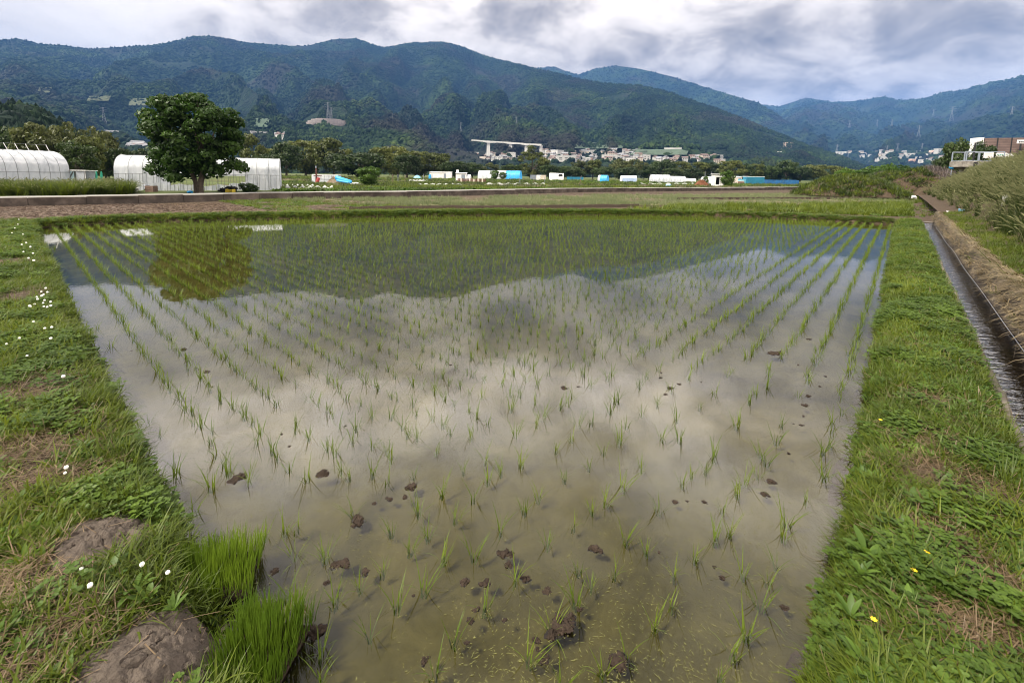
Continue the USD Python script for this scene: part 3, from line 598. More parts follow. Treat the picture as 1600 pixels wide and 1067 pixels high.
def bankcover(name, along, across, posf, zf, bspots, label, seed, scl=1.0, strawy=0.0, weedy=0.5):
    seeded(seed); n = len(along)
    P = posf(along, across)
    Z = zf(along[:, None], across[:, None], P[:, None, :])[:, 0]; P[:, 2] = Z
    d = np.hypot(P[:, 0], P[:, 1]); b = bare(P[:, 0], P[:, 1], bspots)
    n1 = fbm2(P[:, 0], P[:, 1], 2.2, 3, seed); n2 = fbm2(P[:, 0], P[:, 1], 1.3, 3, seed + 1)
    edge = np.clip(1 - across / 0.25, 0, 1)
    g = np.clip(1 - b * 1.1, 0.04, 1)
    idx = pick([(I_SHORT, g * (1.2 - edge * .5)), (I_LONG, g * (0.32 + edge * 1.0) * np.clip(n2 * 2, .3, 2)), (I_CLOV, g * np.clip((n1 - 0.46) * 6, 0, 1.6)), (I_WEED, g * weedy * np.clip((0.58 - n1) * 7, 0.15, 2) * np.clip(n2 * 2.4 - .6, 0.1, 2)),
                (I_STRAW, (0.05 + strawy + b * 0.3) * np.clip(across / .12, 0, 1))], n)
    keep = (U(0, 1, n) > b * 0.62)
    for hp, rx, _ in HEAPS: keep &= np.hypot(P[:, 0] - hp[0], P[:, 1] - hp[1]) > rx * 0.95
    for m0 in MATS: keep &= np.hypot(P[:, 0] - m0[0], P[:, 1] - m0[1]) > 0.17
    s = U(0.7, 1.25, n) * scl * np.clip(0.95 + d * 0.03, 0.95, 1.5)
    P[:, 2] -= 0.006
    ta = nz_tilt(n, 0.15)
    return scatter(name, ALL, P[keep], idx[keep], U(0, 6.28, n)[keep], s[keep], tilt=(ta[0][keep], ta[1][keep]), label=label, cat='ground cover', kind='stuff')

MATS = [at(328, 905, 0.02), at(405, 1025, 0.02)]
seeded(5)
def spread_along(n, lo, hi): return lo * (hi / lo) ** U(0, 1, n)
n = 16500; al = spread_along(n, 0.9, 21.5) - 0.2; ac = 2.1 * U(0, 1, n) ** 1.15 * np.clip(0.45 + al * .04, .5, 1.0) + 0.0
bankcover('bank_grass', al, ac - 0.015, lambda a, t: ab(a, -t), zleft, L_BARE, 'grass, clover and weeds covering the left bank', 21)
n = 16500; al = spread_along(n, 1.0, 26); ac = 0.775 * U(0, 1, n)
bankcover('bank_grass', al, ac - 0.015, lambda b, t: ab(-t, b), zright, R_BARE, 'grass and weeds covering the right bank beside the channel', 22, strawy=0.12, weedy=1.3)
# far bank cover
seeded(23); n = 9500; i = rng.integers(0, len(fp), n); t = np.where(U(0, 1, n) < .5, U(0.0, .3, n), U(.2, 1.15, n))
P = np.zeros((n, 3)); P[:, :2] = fp[i] + fn[i] * t[:, None] + rng.normal(0, .04, (n, 2)); P[:, 2] = np.interp(t, [0, 0.1, 0.3, 0.8, 1.2], [0, 0.1, 0.18, 0.18, 0.07])
dry = (P[:, 0] > 9.5)
idx = pick([(I_SHORT, np.where(dry, .5, 1.2)), (I_LONG, np.where(dry, .3, .5)), (I_CLOV, np.full(n, .5)), (I_STRAW, np.where(dry, 1.0, .08))], n)
scatter('bank_grass', ALL, P, idx, U(0, 6.28, n), U(1.0, 1.7, n), tilt=nz_tilt(n, .15), label='bright grass covering the low far bank of the paddy', cat='ground cover', kind='stuff')

# embankment: tall leaning grass with seed heads, short green strip and straw near the wall
seeded(31)
def tallproto(n, l0, l1):
    return tuft(n, 0.10, l0, l1, 0.012, 0.022, (0.05, 0.45), (0.3, 1.3), 4, phi=(math.pi * 0.95, 0.9))
def headproto(n):
    out = []; r = 0.12 * np.sqrt(U(0, 1, n)); a = U(0, 6.283, n); base = np.stack([r * np.cos(a), r * np.sin(a), 0 * r], 1)
    ph = rng.normal(math.pi * 0.95, 0.7, n); ln = U(0.45, 0.75, n); le = U(0.1, 0.4, n); be = U(0.3, 1.0, n)
    out.append(blades(base, ph, le, be, ln, np.full(n, 0.004), 4, 'flat'))
    s = 1.0; mid = le + be * 0.5
    tip = base + np.stack([np.cos(ph) * np.sin(mid) * ln, np.sin(ph) * np.sin(mid) * ln, np.cos(mid) * ln * 0.985], 1) * 0.97
    for k in range(2): out.append(blades(tip, ph + rng.normal(0, .15, n), le + be * 1.1, U(0.2, .6, n), U(0.12, 0.2, n), U(0.025, 0.04, n), 3, 'leaf', twist=np.full(n, k * 1.3), fold=.3))
    return cat_(out)
TALL = [(tallproto(22, 0.35, 0.75), TALLGR) for _ in range(4)] + [(headproto(8), SEEDHD) for _ in range(3)]
n = 15000; b = spread_along(n, 2.6, 62); s = 2.05 + 7.5 * U(0, 1, n) ** 1.5
P = sb(s, b); Z = zemb(b[:, None], s[:, None] - .1, P[:, None, :])[:, 0]; P[:, 2] = Z - .02
near = s < 2.9 + fbm2(P[:, 0], P[:, 1], .6, 3, 3) * 1.2 - .6
keep = (~near) | (U(0, 1, n) < 0.12)
keep &= ~((np.hypot(P[:, 0] - at(1596, 408, .9)[0], P[:, 1] - at(1596, 408, .9)[1]) < .7))
idx = np.where(U(0, 1, n) < 0.55, rng.integers(0, 4, n), rng.integers(4, 7, n))
sc_ = U(0.7, 1.15, n) * np.clip(.85 + b * .008, .85, 1.3)
scatter('tall_grass', TALL, P[keep], idx[keep], rng.normal(0, .5, keep.sum()), sc_[keep], label='tall seeding grass leaning over the embankment on the right', cat='grass', kind='stuff')
n = 5200; b = spread_along(n, 2.4, 26); s = U(1.42, 3.0, n)
P = sb(s, b); P[:, 2] = zemb(b[:, None], s[:, None] - .1, P[:, None, :])[:, 0]
dryn = fbm2(P[:, 0], P[:, 1], 1.1, 3, 8); dryw = np.clip((dryn - .47) * 8, 0, 1) * (s > 1.85) + (s > 2.2) * .5
idx = pick([(I_SHORT, 1.2 - np.clip(dryw, 0, 1)), (I_LONG, (1.6 - np.clip(dryw, 0, 1)) * np.where(s < 2.0, 1.8, .8)), (I_STRAW, .15 + dryw * 1.5)], n)
scatter('bank_grass', ALL, P, idx, U(0, 6.28, n), U(0.9, 1.5, n), tilt=nz_tilt(n, .2), label='green grass strip and cut straw on top of the channel wall', cat='ground cover', kind='stuff')
# withered grass hanging over the channel wall
def hang(n): return tuft(n, 0.07, 0.10, 0.32, 0.009, 0.016, (0.5, 1.3), (0.8, 1.9), 4, phi=(math.pi, 0.7))
HAY = leafmat('hay', [(0.0, (0.16, 0.12, 0.065)), (0.5, (0.37, 0.29, 0.17)), (1.0, (0.62, 0.52, 0.36))], transl=0.1, nscale=1.2)
HANG = [(hang(10), HAY) for _ in range(4)] + [(hang(10), GRASS)]
n = 2300; b = spread_along(n, 2.0, 26.5); k = U(0, 1, n)
P = sb(S1 + 0.01 + k * .25, b); P[:, 2] = np.where(k < .35, 0.18 + k / .35 * .33, 0.52 + rng.normal(0, .012, n)) 
idx = np.where(U(0, 1, n) < .93, rng.integers(0, 4, n), 4)
scatter('dry_grass', HANG, P, idx, rng.normal(math.atan2(AU[1], AU[0]) - math.pi, .5, n) + 0.0, U(.55, 1.05, n), label='withered straw coloured grass matted over the channel wall', cat='dry grass', kind='stuff')

# ------------------------------------------------------------------ rice
seeded(41)
def riceproto(n, l0, l1, sp=0.55):
    k = U(0, 1, n) < .75
    return tuft(n + 4, 0.014, l0 * 1.05, l1 * 1.18, 0.0045, 0.0072, (0.02, sp), (0.05, 0.9), 4)
RICEP = [riceproto(n_, a_, b_, s_) for n_, a_, b_, s_ in [(6, .10, .17, .5), (5, .10, .16, .35), (7, .09, .17, .6), (4, .11, .18, .7), (6, .12, .18, .45), (3, .10, .15, .3), (8, .08, .16, .55), (5, .10, .17, .9)]]
near_px = [(506, 873), (552, 803), (604, 752), (581, 740), (612, 832), (598, 893), (640, 860), (661, 922), (692, 873), (669, 838), (741, 868), (739, 778), (762, 750), (711, 810), (783, 831), (783, 738), (841, 778), (819, 797), (882, 747), (895, 822),
    (925, 797), (946, 784), (972, 760), (980, 844), (855, 850), (806, 909), (923, 916), (959, 897), (900, 941), (757, 951), (619, 948), (578, 990), (711, 1000), (863, 980), (825, 1030), (944, 1046), (978, 1024), (676, 1053), (503, 1010), (563, 918), (523, 942),
    (1030, 796), (1067, 755), (1080, 740), (1129, 794), (1152, 770), (1163, 754), (1184, 742), (1229, 817), (1225, 838), (1259, 780), (1287, 744), (1140, 830), (1118, 844), (1052, 900), (1049, 945), (1022, 976), (1214, 882), (1200, 907), (1190, 945), (1165, 990), (1144, 1021), (1160, 897),
    (304, 798), (275, 738), (353, 735), (390, 750), (445, 830), (415, 836), (462, 826), (480, 746), (510, 868), (460, 868), (449, 930), (465, 948), (501, 1025), (498, 1062), (330, 760), (655, 800), (690, 770), (725, 735), (645, 742), (545, 745), (520, 700), (1124, 1060), (880, 1075), (1010, 860), (905, 890), (1085, 870)]
sites = [at(x, y)[:2] for x, y in near_px]
Cs = []
for k in range(120):                                              # rows parallel to the left edge
    b0 = 0.14 + 0.25 * k; a0 = np.arange(0.3, 21, 0.14); q = ab(a0 + rng.normal(0, .02, len(a0)) + (k % 3) * .05, b0 + rng.normal(0, .012, len(a0)))[:, :2]; Cs.append(np.c_[q, np.zeros(len(q)), np.full(len(q), k)])
for k in range(7):                                                # headland rows along the right edge
    a0 = 0.2 + 0.285 * k; b0 = np.arange(0.5, 25.5, 0.115); q = ab(a0 + rng.normal(0, .014, len(b0)), b0 + rng.normal(0, .02, len(b0)))[:, :2]; Cs.append(np.c_[q, np.ones(len(q)), np.full(len(q), k)])
Cs = np.vstack(Cs); a_, b_ = to_ab(Cs[:, 0], Cs[:, 1])
ok = contains_xy(inner, Cs[:, 0], Cs[:, 1]) & np.where(Cs[:, 2] == 0, a_ > 2.1, a_ < 2.1)
pp = pix(np.c_[Cs[:, :2], np.zeros(len(Cs))])
ok &= (pp[:, 1] < 735) & (U(0, 1, len(Cs)) > np.where(pp[:, 1] < 480, 0.05, np.where(pp[:, 1] < 560, .04, .07)) + np.where(Cs[:, 2] == 1, .0, 0) - np.where((Cs[:, 2] == 0) & (Cs[:, 3] < 3), .14, 0))
ok &= ~((Cs[:, 2] == 1) & (Cs[:, 3] < 7) & (pp[:, 1] > 560) & (U(0, 1, len(Cs)) < .35))
sites = np.vstack([np.array(sites), Cs[ok, :2]])
jit = rng.normal(0, 1, sites.shape) * np.clip(0.03 - np.hypot(sites[:, 0], sites[:, 1]) * .003, .003, .02)[:, None]; sites[len(near_px):] += jit[len(near_px):]
d = np.hypot(sites[:, 0], sites[:, 1]); o = np.argsort(d); sites, d = sites[o], d[o]
fov = np.abs(pix(np.c_[sites, 0 * d])[:, 0] - 800) < 860; sites, d = sites[fov], d[fov]
rcls = []
for k, m in enumerate(RICEP):
    c = cls(f'RiceSeedling{k}'); usdkit.mesh(stage, f'{c.GetPath()}/blades', m, RICE); rcls.append(c)
sa, sb_ = to_ab(sites[:, 0], sites[:, 1])
ZONES = [('thin rice seedling in the neat rows beside the left bank', 'rice seedlings beside the left bank'), ('rice seedling in the straight rows beside the right bank', 'rice seedlings beside the right bank'), ('sparse rice seedling among mud clods in the near shallow water', 'rice seedlings in the near water'), ('rice seedling standing in the bright sky reflection mid paddy', 'rice seedlings in mid paddy')]
NI = 300
for k in range(NI):
    x, y = sites[k]; py = pix([[x, y, 0]])[0, 1]
    zn = 0 if sb_[k] < 0.72 else 1 if sa[k] < 1.75 and d[k] > 2.2 else 2 if py > 690 else 3
    copy(rcls[rng.integers(0, 8)], 'rice_seedling', ZONES[zn][0], 'rice seedling', (x, y, -0.04), U(0, 6.28), U(.72, 1.1), ZONES[zn][1])
n = len(sites) - NI
scatter('rice_rows', [(m, RICE) for m in RICEP], np.c_[sites[NI:], np.full(n, -0.04)], rng.integers(0, 8, n), U(0, 6.28, n), U(.75, 1.1, n), label='long rows of rice seedlings receding to the far bank', cat='rice', kind='stuff')
# floating flecks
seeded(43); n = 5200
q = np.stack([U(380, 1290, n), 1075 - 470 * U(0, 1, n) ** 1.6], 1); P = np.array([at(x, y, 0.002) for x, y in q])
nn = fbm2(P[:, 0], P[:, 1], 1.5, 4, 33); k = contains_xy(inner, P[:, 0], P[:, 1]) & (nn + rng.normal(0, .06, n) > .47); P = P[k]
FL = [blades(np.zeros((1, 3)), np.zeros(1), np.full(1, 1.57), np.zeros(1), np.array([l]), np.array([w]), 2, 'leaf') for l, w in [(.010, .0028), (.015, .0026), (.008, .0034), (.022, .002)]]
nf = len(P); flow = fbm2(P[:, 0], P[:, 1], 1.0, 2, 44) * 9
P[:, 2] = U(0.0015, 0.003, nf)
scatter('floating_flecks', [(m, FLECK) for m in FL], P, rng.integers(0, 4, nf), flow + rng.normal(0, .9, nf), U(.5, 1.15, nf), label='yellow green flecks drifting on the near water', cat='floating debris', kind='stuff')

# nursery trays of seedlings
for (cx, cy, _), nb_, sx, sy, rz, lab in [(MATS[0], 1350, 0.40, 0.27, 0.30, 'dense block of nursery rice seedlings at the water edge, the farther of two'), (MATS[1], 1150, 0.29, 0.30, -0.1, 'dense block of nursery rice seedlings cut by the bottom edge, nearer the viewer')]:
    t = thing('seedling_mat', lab, 'seedling mat', (cx, cy, 0.0), rz, 'blocks of nursery rice seedlings')
    v, f = bevbox(sx * .9, sy * .9, 0.06, (0, 0, -0.03), 0, 0.012); obj('root_mat', (v, f), CLOD, t)
    x, y = U(-.5, .5, nb_) * sx, U(-.5, .5, nb_) * sy; ex = np.maximum(np.abs(x) / sx, np.abs(y) / sy) * 2
    ph = np.arctan2(y / sy, x / sx) + rng.normal(0, .7, nb_)
    ht = 0.118 + 0.03 * (fbm2(x, y, 14, 2, 5) - .5) * 2
    tag(obj('blades', blades(np.stack([x, y, np.full(nb_, .025)], 1), ph, U(0, .08, nb_) + .12 * ex ** 4, U(0.0, .42, nb_) * (0.5 + ex * .7), U(.85, 1.25, nb_) * ht, U(.004, .0062, nb_), 4), MATRICE, t), kind='stuff')

# mud heaps and clods
def clod_early(k):
    m = trimesh.creation.icosphere(2, 1.0); v = np.array(m.vertices); v *= np.clip(0.8 + 1.9 * (meshkit.fbm(v * 1.7 + k * 5.1, 4, k) - .5), .3, 1.6)[:, None]
    return v * [.014, .012, .009], np.array(m.faces)
def dome(rx, ry, h, seed, n=40, m=70):
    th, rr = np.meshgrid(np.linspace(0, 2 * np.pi, m), np.linspace(0, 1, n), indexing='ij')
    w = 1 + 0.28 * (meshkit.fbm(np.stack([np.cos(th) * 1.8 + seed, np.sin(th) * 1.8, 0 * th], -1), 4, seed) - .5) * 2
    X, Y = np.cos(th) * rr * rx * w, np.sin(th) * rr * ry * w
    nse = fbm2(X, Y, 12, 5, seed) - .5; nse2 = fbm2(X, Y, 40, 4, seed + 1) - .5
    crack = np.abs(fbm2(X, Y, 9, 3, seed + 7) - .5)
    Z = h * np.clip(1 - rr ** 1.5, 0, 1) * (1 + nse * .9) + (nse * .05 + nse2 * .042 - np.clip(.02 - crack, 0, .02) * .9) * np.clip(1.3 - rr, 0, 1) - 0.03 * (rr > .97)
    return grid(np.stack([X, Y, Z], -1))
for (hp, rad, hh), lab, sd_, rz in [(HEAPS[0], 'smooth grey mud heap on the left bank above the farther seedling block', 5, .2), (HEAPS[1], 'larger cracked grey mud heap on the left bank by the bottom edge', 8, .9)]:
    v, f = dome(rad * 1.2, rad * .98, hh * .24, sd_, 60, 110); v = v @ np.array([[math.cos(rz), math.sin(rz), 0], [-math.sin(rz), math.cos(rz), 0], [0, 0, 1]]) + [hp[0], hp[1], 0.0]
    qa, qb = to_ab(v[:, 0], v[:, 1]); gz = zleft(qa[:, None], -qb[:, None], np.c_[v[:, :2], 0 * qa][:, None, :])[:, 0]
    v[:, 2] += np.maximum(gz, -0.05) + .006
    obj('mud_heap', (v, f), MUD, label=lab, cat='mud heap', smooth=True)
seeded(46)
CR = []
for hp, rad, _ in HEAPS:
    m_ = 110; a_r, r_r = U(0, 6.28, m_), rad * 1.25 * np.sqrt(U(0, 1, m_)); x_, y_ = hp[0] + np.cos(a_r) * r_r, hp[1] + np.sin(a_r) * r_r; qa, qb = to_ab(x_, y_)
    CR.append(np.c_[x_, y_, np.maximum(zleft(qa[:, None], -qb[:, None], np.c_[x_, y_, 0 * x_][:, None, :])[:, 0], 0) + _ * .24 * np.clip(1 - (r_r / rad / 1.15) ** 1.5, 0, 1)])
CR = np.vstack(CR)
scatter('soil_crumbs', [(clod_early(k), MUD) for k in range(3)] + [(straw_bunch(2, .03, .04, .12, .0025, .012), STRAW)], CR, rng.choice(4, len(CR), p=[.3, .3, .28, .12]), U(0, 6.28, len(CR)), U(.4, 1.3, len(CR)), label='crumbs of dry mud and straw on and around the two mud heaps', cat='soil crumbs', kind='stuff')
seeded(47)
def clod(seed, r, flat=.6, elong=1.0):
    m = trimesh.creation.icosphere(3, 1.0); v = np.array(m.vertices)
    v *= np.clip(0.80 + 1.9 * (meshkit.fbm(v * 1.7 + seed * 5.1, 5, seed) - .5), .25, 1.6)[:, None]
    v *= (1 + .5 * (meshkit.noise(v * 7 + seed, seed) - .5))[:, None]
    return v * [r * elong, r, r * flat], np.array(m.faces)
def put_clod(px, py, w, lab, grp, el=1.0, seed=0):
    """A slumped cluster of wet lumps, mostly under water."""
    p = at(px, py); r = w * p[1] / FOC / 2; g = np.random.default_rng(900 + seed); parts = []
    for k in range(4 if w > 11 else 2):
        rr = r * (g.uniform(.5, .72) if k == 0 else g.uniform(.22, .46)); a, q = g.uniform(0, 6.28), (0 if k == 0 else g.uniform(.35, .75) * r)
        v, f = clod(seed * 7 + k, rr, g.uniform(.38, .6), g.uniform(1, 1.4)); b = g.uniform(0, 6.28); c, s_ = math.cos(b), math.sin(b)
        v = v @ np.array([[c, s_, 0], [-s_, c, 0], [0, 0, 1]]) + [q * math.cos(a) * el, q * math.sin(a) * .8, -rr * .08]
        parts.append((v, f))
    v, f = cat_(parts); obj('mud_clod', (v + [p[0], p[1], 0], f), CLOD, label=lab, cat='mud clod', group=grp, smooth=True)
GRPS = {'r': ('small dark mud clod in the line of clods between the right rows', 'line of clods between the right rows'), 'n': ('dark crumbly mud clod poking out of the near shallow water', 'clods in the near water'),
        'l': ('little dark mud clod among the left rows of seedlings', 'clods among the left rows'), 'm': ('dark mud clod in the pale reflection in mid paddy', 'clods in mid paddy')}
big = {(880, 978): ('largest ragged mud clod lying among seedlings near the bottom edge', 46, 1.9), (965, 1032): ('round wet mud clod right of the largest clod', 34, 1.0), (493, 988): ('broad mud clod right beside the nearer seedling block', 34, 1.3), (560, 814): ('crumbled mud clod left of two round clods', 28, 1.2),
       (525, 882): ('flat brown mud clod right of the farther seedling block', 30, 1.4), (368, 748): ('mud clod tangled with seedling leaves near the left bank', 26, 1.2), (1213, 552): ('dark mud clod at the top of the right hand clod line', 20, 1.1)}
for i, ((px_, py_), (lab, w, el)) in enumerate(big.items()): put_clod(px_, py_, w * 1.25, lab, None, el, 100 + i)
for i, (px_, py_, w, g_) in enumerate([(1262, 619, 13, 'r'), (1258, 633, 13, 'r'), (1255, 650, 8, 'r'), (1252, 664, 10, 'r'), (1240, 662, 6, 'r'), (1204, 752, 19, 'r'), (1196, 772, 18, 'r'), (1222, 682, 7, 'r'), (1232, 708, 8, 'r'), (1290, 588, 7, 'r'), (1281, 604, 8, 'r'), (1247, 570, 7, 'r'), (1265, 530, 8, 'r'),
    (882, 606, 16, 'm'), (903, 604, 7, 'm'), (1033, 582, 7, 'm'), (1048, 606, 14, 'm'), (1040, 616, 11, 'm'), (1033, 590, 8, 'm'), (1062, 600, 9, 'm'), (1096, 597, 5, 'm'), (540, 665, 8, 'm'), (440, 678, 9, 'm'), (704, 570, 6, 'm'),
    (323, 581, 13, 'l'), (287, 546, 12, 'l'), (136, 577, 7, 'l'), (452, 697, 8, 'l'), (205, 548, 5, 'l'), (332, 604, 6, 'l'),
    (1055, 784, 15, 'n'), (1074, 783, 8, 'n'), (1100, 784, 11, 'n'), (610, 779, 17, 'n'), (632, 777, 15, 'n'), (586, 786, 13, 'n'), (645, 760, 24, 'n'), (503, 740, 28, 'n'), (1128, 902, 14, 'n'), (1225, 949, 17, 'n'), (510, 910, 16, 'n'), (930, 858, 26, 'n'), (787, 866, 26, 'n'), (795, 882, 22, 'n'),
    (838, 1000, 18, 'n'), (852, 1030, 24, 'n'), (840, 1014, 14, 'n'), (735, 968, 22, 'n'), (745, 952, 16, 'n'), (788, 968, 14, 'n'), (758, 912, 22, 'n'), (726, 910, 20, 'n'), (430, 890, 24, 'n'), (436, 944, 28, 'n'), (855, 923, 20, 'n'), (646, 930, 10, 'n'), (730, 1003, 12, 'n'), (664, 1030, 20, 'n'), (905, 950, 14, 'n'), (570, 895, 20, 'n'),
    (1335, 736, 18, 'n'), (1116, 886, 10, 'n'), (1030, 862, 9, 'n'), (820, 905, 24, 'n')]):
    put_clod(px_, py_, w * .95, *GRPS[g_], 1.0 if i % 3 else 1.4, i)

# flowers and broad weeds that can be told apart
seeded(51)
fc = cls('CloverFlower')
hv = trimesh.creation.icosphere(2, 0.0075); hv.vertices *= (1 + .35 * (meshkit.noise(np.array(hv.vertices) * 420, 2) - .5))[:, None]; hv.apply_translation((0.004, 0, 0.075))
usdkit.mesh(stage, f'{fc.GetPath()}/flower_head', hv, PETAL); usdkit.mesh(stage, f'{fc.GetPath()}/stem', tube([(0, 0, 0), (.001, 0, .04), (.004, 0, .07)], .0013, 4), CLOVER)
def flower(px, py, lab, grp, s=1.0):
    p = at(px, py, 0.21); copy(fc, 'clover_flower', lab, 'flower', (p[0], p[1], p[2] - .045), U(0, 6.28), s * U(.85, 1.2), grp)
for x, y in [(64, 463), (70, 467), (75, 464), (66, 472), (72, 477), (78, 480), (60, 477), (54, 482), (70, 486), (76, 488), (80, 487), (58, 470), (48, 487), (74, 459), (46, 490), (68, 480)]: flower(x + U(-1, 1), y, 'white clover flower in the dense cluster on the left bank edge', 'cluster of white clover flowers on the left bank edge', 1.5)
for x, y in [(28, 356), (36, 372), (41, 388), (34, 390), (52, 404), (48, 395), (38, 400), (24, 362), (46, 412), (30, 348), (55, 418), (20, 370)]: flower(x, y, 'white clover flower on the far part of the left bank', 'white clover flowers far along the left bank', 1.9)
for x, y in [(55, 514), (42, 522), (70, 522), (32, 537), (80, 540), (44, 563), (102, 602), (105, 745), (82, 520), (12, 545)]: flower(x, y, 'white clover flower in the middle part of the left bank', 'white clover flowers midway along the left bank', 1.35)
for x, y in [(130, 898), (145, 930), (221, 898), (111, 928), (103, 745), (262, 905)]: flower(x, y, 'white clover flower between the two mud heaps', 'white clover flowers between the mud heaps', 1.1)
yc = cls('YellowFlower'); usdkit.mesh(stage, f'{yc.GetPath()}/petals', blades(np.tile([[0, 0, .06]], (7, 1)), np.arange(7) * .9, np.full(7, 1.1), np.full(7, .2), np.full(7, .011), np.full(7, .007), 2, 'leaf'), YELLOW); usdkit.mesh(stage, f'{yc.GetPath()}/stem', tube([(0, 0, 0), (0, 0, .06)], .001, 4), GRASS)
for (x, y), lab in zip([(1375, 662), (1427, 900), (1447, 871), (1364, 978)], ['yellow flower halfway along the right bank edge by the water', 'brighter yellow flower on the near right bank', 'yellow flower above the brighter one on the near right bank', 'lowest small yellow flower on the right bank']):
    p = at(x, y, .2); copy(yc, 'yellow_flower', lab, 'flower', (p[0], p[1], .155), U(0, 6), 1.2)
def weedcls(name, n, l0, l1, w0, w1, round_=False):
    c = cls(name)
    for k in range(n):
        ph = k * 2.4 + U(-.3, .3); ln, wd = U(l0, l1), U(w0, w1)
        m = blades(np.array([[.008 * math.cos(ph), .008 * math.sin(ph), 0.0]]), np.array([ph]), np.array([U(.35, .9)]), np.array([U(.4, .9)]), np.array([ln]), np.array([wd]), 5, 'leaf', fold=.13)
        usdkit.mesh(stage, f'{c.GetPath()}/leaf' + (f'_{k:03d}' if k else ''), m, WEED, smooth=True)
        if round_: usdkit.mesh(stage, f'{c.GetPath()}/stalk' + (f'_{k:03d}' if k else ''), tube([(0, 0, 0), (.008 * math.cos(ph), .008 * math.sin(ph), .012)], .002, 4), WEED)
    return c
wa, wb, wr = weedcls('WeedA', 11, .06, .12, .022, .036), weedcls('WeedB', 9, .07, .15, .03, .045), weedcls('WeedRound', 7, .05, .08, .05, .065, True)
for c, x, y, s, lab in [(wr, 45, 772, 1.1, 'round leaved weed at the left edge beside the smaller heap'), (wr, 62, 800, 1.0, 'round leaved weed below the one at the left edge'), (wr, 20, 795, 1.0, 'round leaved weed in the left edge corner above bare soil'),
    (wb, 165, 900, 1.0, 'long leaved pale weed between the two mud heaps'), (wb, 205, 915, .9, 'pale broad weed just above the larger mud heap'), (wa, 60, 640, 1.0, 'leafy weed beside the straw patch on the left bank'), (wa, 95, 655, 1.0, 'leafy weed near the water on the left bank beyond the straw'), (wb, 120, 700, .9, 'broad weed right of the worn soil on the left bank'), (wa, 230, 925, .9, 'dark leafy weed at the foot of the farther seedling block'), (wa, 270, 940, .7, 'low weed between heap and farther seedling block'),
    (wb, 1355, 855, 1.0, 'lush broad leaved weed overhanging the water on the right bank'), (wb, 1385, 880, .9, 'lush broad leaved weed behind the overhanging one'), (wa, 1345, 885, .9, 'bright weed at the waterline below the lush weeds'), (wb, 1420, 945, .9, 'broad weed right of the lowest yellow flower'), (wa, 1330, 950, .9, 'weed at the water edge above the dead stems'),
    (wb, 1365, 1045, 1.0, 'broad weed at the bottom edge beside the water'), (wa, 1410, 1040, .9, 'weed at the bottom edge right of the waterside weed'), (wa, 1425, 775, 1.0, 'rosette weed growing out of the straw on the right bank'), (wa, 1410, 820, .9, 'leafy weed below the rosette in the straw'), (wb, 1495, 750, 1.0, 'yellowish weed in the middle of the straw patch on the right'), (wb, 1480, 640, 1.0, 'greyish broad weed in the middle of the right bank'), (wa, 1560, 935, 1.0, 'weed at the right edge near the bottom corner'), (wb, 1535, 1010, 1.0, 'broad weed in the bottom right corner'), (wb, 1500, 860, .8, 'pale leaved weed right of the upper yellow flower')]:
    p = at(x, y, .2); copy(c, 'broadleaf_weed', lab, 'weed', (p[0], p[1], .165), U(0, 6), s * .8)
# clump of coarse grass hanging into the water by the smaller heap, and tall clumps at the right edge
for i, (x, y, s, lab) in enumerate([(205, 775, .8, 'coarse grass clump hanging over the water above the smaller mud heap'), (1580, 770, 1.15, 'tall bright grass clump at the right edge beside the channel'), (1565, 690, .9, 'bright grass clump leaning over the channel kerb'), (1596, 830, 1.1, 'lower bright grass clump at the right edge')]):
    p = at(x, y, .17); t = thing('grass_clump', lab, 'grass clump', (p[0], p[1], .15), U(0, 6), None, s)
    tag(obj('blades', tuft(70, .07, .12, .28, .004, .008, (.05, .7), (.2, 1.1), 4), GRASS, t), kind='stuff')

# cable along the channel wall, litter on the embankment
cb = np.arange(2.0, 24.1, 0.4); P = sb(S1 - 0.022 + 0.006 * np.sin(cb * 1.3), cb, 0.055 + 0.012 * np.sin(cb * .9))
obj('cable', tube(P, 0.0045, 5), STEEL, label='thin pale cable lying along the foot of the channel wall', cat='cable', smooth=True)
def rag(name, px, py, dep, w, h, mat, lab, cat, seed):
    p = atd(px, py, dep); x, y = np.meshgrid(np.linspace(-.5, .5, 9), np.linspace(-.5, .5, 9), indexing='ij')
    n_ = fbm2(x, y, 2.2, 3, seed); P = np.stack([p[0] + x * w * (1.2 - n_ * .8), p[1] + (n_ - .5) * .16, p[2] + y * h + (fbm2(x, y, 3, 2, seed + 1) - .5) * .08], -1)
    v, f = grid(P); obj(name, (np.vstack([v, v + [0, .006, 0]]), np.vstack([f, f[:, ::-1] + len(v)])), mat, label=lab, cat=cat, smooth=True)
rag('white_rag', 1570, 313, 15.5, .2, .36, LITWHITE, 'white rag caught in the tall grass of the embankment', 'rag', 3)
rag('blue_bag', 1502, 329, 18.5, .3, .12, LITBLUE, 'pale blue plastic bag lying low in the embankment grass', 'bag', 5)
rag('white_scrap', 1482, 331, 19, .2, .06, LITWHITE, 'white scrap beside the blue bag on the embankment', 'scrap', 7)
rag('white_scrap', 1428, 308, 35, .5, .25, LITWHITE, 'white scrap at the far end of the water channel', 'scrap', 9)

